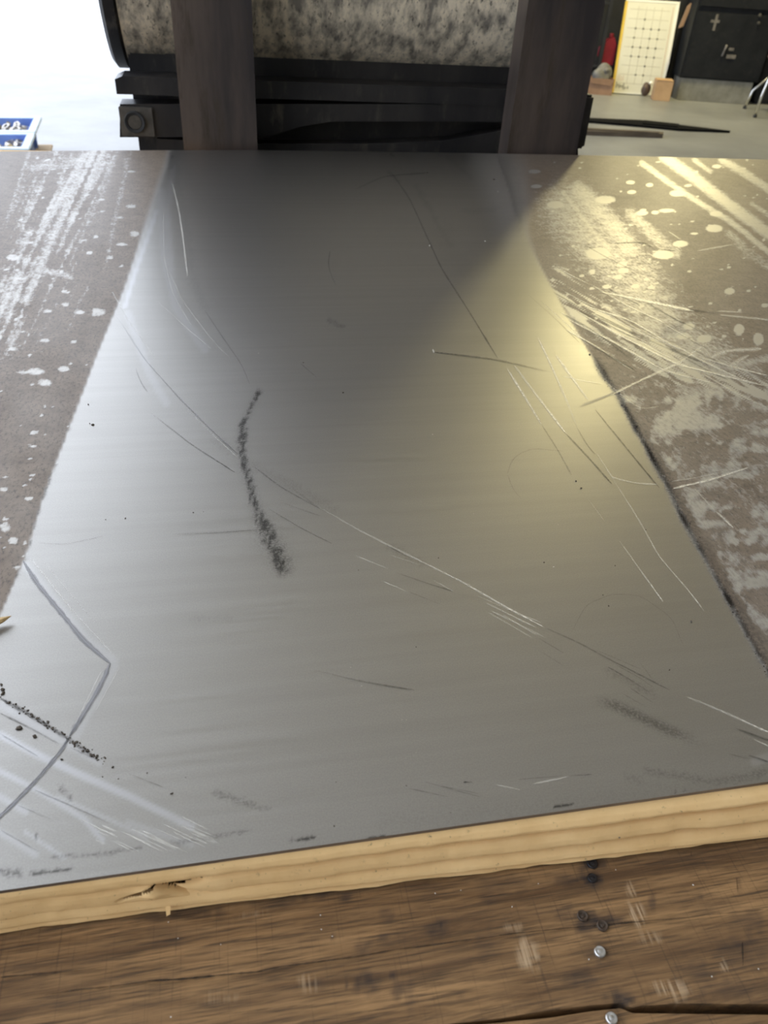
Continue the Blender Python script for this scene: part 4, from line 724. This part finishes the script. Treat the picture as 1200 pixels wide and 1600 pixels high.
def cbox(name, px0, py0, px1, py1, mat, dep=0.004):
    a, b = wy(px0, py1, yc - 0.022), wy(px1, py0, yc - 0.022); x0, x1 = sorted((a[0], b[0])); z0, z1 = sorted((a[2], b[2]))
    return box(name, (x0 - cab.location.x, -0.022 - dep, z0), (x1 - cab.location.x, -0.0225, z1), mat, cdoor, 0.001)
cbox('cross_mark', 1116.5, 22, 1119.5, 48, M['mark']); cbox('cross_mark', 1110, 31.5, 1125, 35, M['mark'], 0.005)
cbox('latch_plate', 1134, 86, 1150, 91, M['mark'], 0.012); cbox('latch_plate', 1138, 75, 1147, 79, M['mark'], 0.010)
o_ = [Vector(wy(x, y_, yc - 0.035)) - cab.location for x, y_ in ((1128, 88), (1134, 75), (1136, 70))]; tube('latch_handle', o_, 0.011, M['mark'], cdoor, 8)
for x, y_ in ((1185, 36), (1187, 24)):
    p = Vector(wy(x, y_, yc - 0.022)) - cab.location; lathe('knob', [(0.010, 0), (0.016, -0.012), (0.012, -0.02), (0.0005, -0.021)], M['pin_steel'], cdoor, 'Y', 14, (p.x, -0.022, p.z))
# second dark cabinet behind the chair
box2 = empty('dark_locker', (cr + 0.46, yc + 0.1, 0)); tag(box2, 'black locker standing behind the chrome chair legs', 'locker')
box('body', (-0.36, 0, 0.03), (0.36, 0.3, 1.7), M['dark_wall'], box2, 0.006); box('plinth', (-0.34, 0.01, 0), (0.34, 0.29, 0.029), M['dark_wall'], box2, 0.002)
# dark rack and leaning stick between board and cabinet
rk = empty('dark_shelf_rack', (1.62, 9.80, 0)); tag(rk, 'black steel shelf rack behind the red jug', 'rack')
for x in (-0.55, 0.40):
    box('upright', (x - 0.02, 0.0, 0.0), (x + 0.02, 0.03, 1.6), M['dark_wall'], rk, 0.002); box('upright', (x - 0.02, 0.24, 0.0), (x + 0.02, 0.27, 1.6), M['dark_wall'], rk, 0.002)
for z in (0.22, 0.80, 1.3): box('shelf', (-0.53, 0.001, z), (0.38, 0.268, z + 0.03), M['dark_wall'], rk, 0.002)
box('back_panel', (-0.53, 0.271, 0.05), (0.38, 0.28, 1.6), M['dark_wall'], rk, 0)
a, b = Vector(wy(1062, 44, yc + 0.04)), Vector(wy(1074, 10, yc + 0.04))
st_ = empty('wooden_paddle', (a.x, a.y, 0)) ; tag(st_, 'brown wooden paddle stick standing between white board and cabinet', 'stick')
tube('shaft', [(-0.02, 0, 0.0), (0, 0, a.z * 0.9), (0.01, 0.01, a.z)], 0.012, M['black'], st_, 10)
ds = b - a; prism('blade', [(-0.012, a.z), (0.028, a.z + 0.02), (ds.x + 0.03, a.z + ds.z * 0.9), (ds.x + 0.03, a.z + ds.z + 0.03), (ds.x - 0.0, a.z + ds.z)], -0.012, 0.012, M['raw_wood'], st_, 0.004)
# red jug on the rack's lower shelf
zs = 0.25; jy = 9.86
jl, jr = wy(938, 96, jy)[0], wy(958, 96, jy)[0]; jc = (jl + jr) / 2
jug = empty('red_jug', (jc, jy + 0.02, zs)); tag(jug, 'small red plastic jug on the dark rack left of the white board', 'jug')
hw = max(0.05, (jr - jl) / 2)
prism('jug_body', [(-hw, 0.0), (hw, 0.0), (hw, 0.19), (hw * 0.4, 0.26), (-hw * 0.5, 0.24), (-hw, 0.17)], -0.045, 0.045, M['red'], jug, 0.012)
lathe('cap', [(0.02, 0.25), (0.024, 0.26), (0.024, 0.29), (0.0005, 0.295)], M['red'], jug, 'Z', 16)
tube('handle', [(-hw * 0.95, 0, 0.06), (-hw * 1.5, 0, 0.08), (-hw * 1.5, 0, 0.16), (-hw * 0.95, 0, 0.17)], 0.009, M['red'], jug, 8)
# brown carton with a rag
ka, kb = on_z([(917, 147), (952, 147)], 0.0); kz = wy(930, 122, ka[1])[2]
car = empty('brown_carton', ((ka[0] + kb[0]) / 2, ka[1] + 0.10, 0)); tag(car, 'open brown cardboard carton with grey rag beside the forklift', 'carton')
kw = (kb[0] - ka[0]) / 2
for nm, lo, hi in (('front_wall', (-kw, -0.1, 0), (kw, -0.094, kz)), ('back_wall', (-kw, 0.074, 0), (kw, 0.08, kz)), ('side_wall', (-kw, -0.094, 0), (-kw + 0.006, 0.074, kz)), ('side_wall', (kw - 0.006, -0.094, 0), (kw, 0.074, kz)), ('base', (-kw + 0.006, -0.094, 0.0), (kw - 0.006, 0.074, 0.006))):
    box(nm, lo, hi, M['cardboard_dark'], car, 0.001)
prism('flap', [(-kw, kz), (kw, kz - 0.01), (kw * 0.8, kz - 0.06), (-kw * 0.8, kz - 0.05)], -0.112, -0.107, M['cardboard_dark'], car)
rag = empty('grey_rag', (car.location.x, car.location.y - 0.02, 0.006)); tag(rag, 'crumpled grey rag lying in the brown carton', 'rag')
def lump(name, r, h, mat, parent, seed, loc=(0, 0, 0)):
    bm = bmesh.new(); bmesh.ops.create_icosphere(bm, subdivisions=3, radius=1)
    rr = np.random.default_rng(seed); ph = rr.random((6, 3)) * 6; fr = rr.random((6, 3)) * 5
    for v in bm.verts:
        k = 1 + 0.13 * sum(math.sin(fr[i] @ np.array(v.co) + ph[i, 0]) for i in range(6)) / 2; v.co = Vector((v.co.x * r[0] * k + loc[0], v.co.y * r[1] * k + loc[1], (v.co.z * k * 0.5 + 0.55) * h + loc[2]))
    return from_bm(name, bm, mat, parent, smooth=True)
lump('folded_cloth', (kw * 0.75, 0.055, 0), kz + 0.10, M['grey_rag'], rag, 4); lump('loose_corner', (0.03, 0.03, 0), 0.05, M['grey_rag'], rag, 5, (0.04, -0.02, kz + 0.04))
# small cardboard box in front of the board
qa, qb = on_z([(1021, 157), (1047, 159)], 0.0); qz = wy(1034, 126, qa[1])[2]; qw = (qb[0] - qa[0]) / 2
sb = empty('small_cardboard_box', ((qa[0] + qb[0]) / 2, qa[1] + 0.09, 0), math.radians(-6)); tag(sb, 'small tan cardboard box with blue print at the foot of the white board', 'box')
box('carton_body', (-qw, -0.09, 0), (qw, 0.09, qz), M['cardboard'], sb, 0.003)
box('top_flap', (-qw, -0.093, qz + 0.0005), (qw, -0.002, qz + 0.004), M['cardboard'], sb, 0.001); box('top_flap', (-qw, 0.002, qz + 0.0005), (qw, 0.093, qz + 0.004), M['cardboard'], sb, 0.001)
box('printed_label', (qw + 0.0002, -0.08, qz * 0.35), (qw + 0.002, 0.05, qz * 0.9), M['blue_print'], sb, 0); box('red_label', (qw + 0.0002, -0.08, qz * 0.12), (qw + 0.002, -0.02, qz * 0.33), M['red'], sb, 0)
jn = on_z([(1007, 152)], 0.0)[0]; jw_ = empty('dark_bundle', (jn[0], jn[1] + 0.02, 0)); tag(jw_, 'dark crumpled bundle wedged between the white board and the small box', 'bundle')
lump('wad', (0.045, 0.035, 0), 0.13, M['seat'], jw_, 9); lump('pale_tip', (0.018, 0.018, 0), 0.03, M['board_frame'], jw_, 10, (0.03, -0.03, 0.125))

# black strip and wooden batten on the floor
def bar(name, pts, h, mat, label, cat):
    p = on_z(pts, 0.0); c0 = p.mean(0); e = empty(name, (c0[0], c0[1], 0)); tag(e, label, cat)
    return e, [(q[0] - c0[0], q[1] - c0[1]) for q in p]
e, q = bar('black_floor_strip', [(880, 186), (1000, 191), (1140, 208), (1060, 205), (1000, 199), (880, 189)], 0, None, 'long black tapered strip lying on the concrete floor', 'steel bar')
slab('strip_blade', q, 0.0, 0.02, M['black'], e); p = on_z([(1005, 193), (1060, 199), (1058, 203), (1003, 198)], 0.0); c0 = np.array(e.location)  # flat near-black pieces laid on the floor
slab('strip_web', [(a[0] - c0[0], a[1] - c0[1]) for a in p], 0.0201, 0.03, M['black'], e)
e, q = bar('wooden_batten', [(880, 207), (1035, 213), (1035, 216), (880, 210)], 0, None, 'dirty brown wooden batten on the floor in front of the black strip', 'batten')
slab('batten_strip', q, 0.0, 0.035, M['batten'], e); slab('batten_cap', [(a * 0.9, b * 0.6) for a, b in q], 0.0351, 0.045, M['batten'], e)

# chair with chrome legs
ch0 = on_z([(1164, 170), (1184, 184)], 0.0); hy1, hy2 = ch0[0][1] , ch0[1][1]
chair = empty('chrome_chair', (ch0[1][0] + 0.2, ch0[1][1], 0)); tag(chair, 'brown vinyl chair on chrome tube legs at the right border', 'chair'); cx0 = Vector(chair.location)
lg = lambda pts, y_: [Vector(wy(x, yy, y_)) - cx0 for x, yy in pts]
L1 = lg([(1163, 170), (1176, 142), (1200, 122), (1225, 112)], hy1); L1[0].z = 0.012
L2 = lg([(1179, 184), (1190, 150), (1203, 120), (1225, 105)], hy2); L2[0].z = 0.012
tube('leg', L1, 0.013, M['chrome'], chair); tube('leg', L2, 0.013, M['chrome'], chair)
for Lq in (L1, L2):
    c_ = Vector((0.42, 0, 0)); tube('leg', [Vector((2 * L2[-1].x + 0.42 - v.x, v.y, v.z)) for v in Lq], 0.013, M['chrome'], chair)
    lathe('foot_cap', [(0.018, -0.012), (0.02, 0.0), (0.016, 0.015), (0.0005, 0.016)], M['rubber'], chair, 'Z', 12, tuple(Lq[0]))
sz = max(L1[-1].z, L2[-1].z) + 0.012; sx = L2[-1].x
box('seat', (sx + 0.0, min(L1[-1].y, L2[-1].y) - 0.1, sz), (sx + 0.42, max(L1[-1].y, L2[-1].y) - 0.02, sz + 0.06), M['seat'], chair, 0.02)
box('backrest', (sx - 0.0, L1[-1].y - 0.08, sz + 0.2), (sx + 0.42, L1[-1].y - 0.03, sz + 0.5), M['seat'], chair, 0.02)
tube('back_tube', [(sx + 0.02, L1[-1].y - 0.05, sz + 0.05), (sx + 0.02, L1[-1].y - 0.018, sz + 0.3)], 0.012, M['chrome'], chair); tube('back_tube', [(sx + 0.4, L1[-1].y - 0.05, sz + 0.05), (sx + 0.4, L1[-1].y - 0.018, sz + 0.3)], 0.012, M['chrome'], chair)

# ------------------------------------------------------------------ blue bins of nuts, left
def bin_box(name, c, sx_, sy_, z0, hgt, label, slope):
    e = empty(name, (c[0], c[1], z0)); tag(e, label, 'parts bin')
    tpr = 0.95
    bm = bmesh.new()
    def ring(k, z, ins): return [bm.verts.new((x * (sx_ * k - ins), y_ * (sy_ * k - ins), z)) for x, y_ in ((-1, -1), (1, -1), (1, 1), (-1, 1))]
    r0, r1, r2, r3 = ring(tpr, 0.0, 0), ring(1, hgt, 0), ring(1, hgt, 0.006), ring(tpr, 0.006, 0.006)
    for A, B in ((r0, r1), (r1, r2), (r2, r3)):
        for k in range(4): bm.faces.new((A[k], A[(k + 1) % 4], B[(k + 1) % 4], B[k]))
    bm.faces.new(r0); bm.faces.new(r3)
    from_bm('shell', bm, M['blue_plastic'], e)
    w_ = 0.040
    for lo, hi in (((-sx_ - w_, -sy_ - w_), (sx_ + w_, -sy_)), ((-sx_ - w_, sy_), (sx_ + w_, sy_ + w_)), ((-sx_ - w_, -sy_ + 0.0005), (-sx_, sy_ - 0.0005)), ((sx_, -sy_ + 0.0005), (sx_ + w_, sy_ - 0.0005))):
        box('rim', (*lo, hgt - 0.018), (*hi, hgt + 0.004), M['rim_plastic'], e, 0.004)
    box('side_rib', (sx_ * 0.95, -0.012, 0.02), (sx_ + 0.012, 0.012, hgt - 0.02), M['blue_plastic'], e, 0.002)
    return e
def px_floor(x, y_): return on_z([(x, y_)], 0.0)[0]
RZ = 0.20
q1, q2, q3 = (on_z([p], RZ)[0] for p in ((66, 183), (54, 207), (46, 232)))
d2, d1 = (q1[1] - q2[1]) / 2, (q2[1] - q3[1]) / 2
BYAW = math.atan2(q3[0] - q1[0], q1[1] - q3[1])
bxa = np.array([math.cos(BYAW), math.sin(BYAW), 0]); l2, l1 = np.linalg.norm(q1 - q2), np.linalg.norm(q2 - q3); d2, d1 = l2 / 2 - 0.042, l1 / 2 - 0.042
cs2 = (q1 + q2) / 2 - bxa * 0.25; cs1 = (q2 + q3) / 2 - bxa * 0.25; cm = (cs1 + cs2) / 2
skid = empty('wooden_skid', (cm[0], cm[1], 0), BYAW); tag(skid, 'pale wooden skid under the blue bins', 'skid')
for k in range(3): box('skid_board', (-0.30, -0.46 + k * 0.31, 0.031), (0.29, -0.20 + k * 0.31, 0.045), M['pale_wood'], skid, 0.003)
for x in (-0.24, 0.0, 0.24): box('skid_bearer', (x - 0.04, -0.44, 0), (x + 0.04, 0.4, 0.0305), M['pale_wood'], skid, 0.003)
b2 = bin_box('parts_bin', cs2, 0.21, d2 - 0.001, 0.046, RZ - 0.046, 'blue plastic bin full of steel nuts, farther from the steel sheet', 0)
b1 = bin_box('parts_bin', cs1, 0.21, d1 - 0.001, 0.046, RZ - 0.050, 'blue plastic bin of steel nuts, nearer to the steel sheet', 0)
b1.rotation_euler = b2.rotation_euler = (0, 0, BYAW)
def nut_mesh():
    bm = bmesh.new(); A, B, C_, D = [], [], [], []
    for k in range(12):
        a = math.pi * k / 6; ro = 0.026 * (1.0 if k % 2 == 0 else 0.866) * (1.0 if k % 2 == 0 else 1.0); ri = 0.013
        for Lq, r, z in ((A, ro, -0.011), (B, ro, 0.011), (C_, ri, 0.011), (D, ri, -0.011)): Lq.append(bm.verts.new((r * math.cos(a), r * math.sin(a), z)))
    for P_, Q in ((A, B), (B, C_), (C_, D), (D, A)):
        for k in range(12): bm.faces.new((P_[k], P_[(k + 1) % 12], Q[(k + 1) % 12], Q[k]))
    bmesh.ops.recalc_face_normals(bm, faces=bm.faces); me = bpy.data.meshes.new('steel_nut'); bm.to_mesh(me); bm.free(); me.materials.append(M['zinc']); return me
nm = nut_mesh(); nr = np.random.default_rng(3)
for e, top, grp, lab in ((b2, 0.13, 'nuts in the rear bin', 'zinc steel nut in the farther blue bin'), (b1, 0.12, 'nuts in the front bin', 'zinc steel nut in the nearer blue bin')):
    for lay in range(2):
        for i in range(7):
            for j in range(5):
                if lay == 1 and nr.random() < 0.35: continue
                o = bpy.data.objects.new('steel_nut', nm); COL.objects.link(o)
                o.location = Vector(e.location) + Matrix.Rotation(BYAW, 3, 'Z') @ Vector((-0.165 + 0.055 * i + nr.normal() * 0.003, (-0.11 + 0.055 * j) * (d2 - 0.04) / 0.13 + nr.normal() * 0.003, top - 0.045 + lay * 0.035 + nr.random() * 0.006))
                o.rotation_euler = (nr.normal() * 0.35, nr.normal() * 0.35, nr.random() * 6); tag(o, lab, 'nut', grp)
    box('nut_bed', (-0.17, -d2 + 0.03, 0.008), (0.17, d2 - 0.03, top - 0.055), M['zinc'], e, 0.0)['kind'] = 'stuff'

# ------------------------------------------------------------------ high-bay lamp at the back
lamp = empty('high_bay_lamp', (2.62, 8.6, 3.30)); tag(lamp, 'warm high bay lamp hanging from the roof above the cabinet', 'lamp')
t = NT('lamp_glow'); em = t.n('ShaderNodeEmission'); em.inputs[0].default_value = (1.0, 0.88, 0.46, 1); em.inputs[1].default_value = LAMP_STRENGTH; t.l(em.outputs[0], t.out.inputs[0])
lathe('refractor', [(0.02, -0.20), (0.14, -0.19), (0.22, -0.12), (0.24, 0.0), (0.20, 0.09)], t.m, lamp, 'Z', 32)
lathe('housing', [(0.205, 0.091), (0.20, 0.14), (0.11, 0.20), (0.11, 0.42), (0.03, 0.44)], M['lamp_metal'], lamp, 'Z', 32)
tube('drop_rod', [(0, 0, 0.441), (0, 0, 1.54)], 0.012, M['lamp_metal'], lamp, 8)
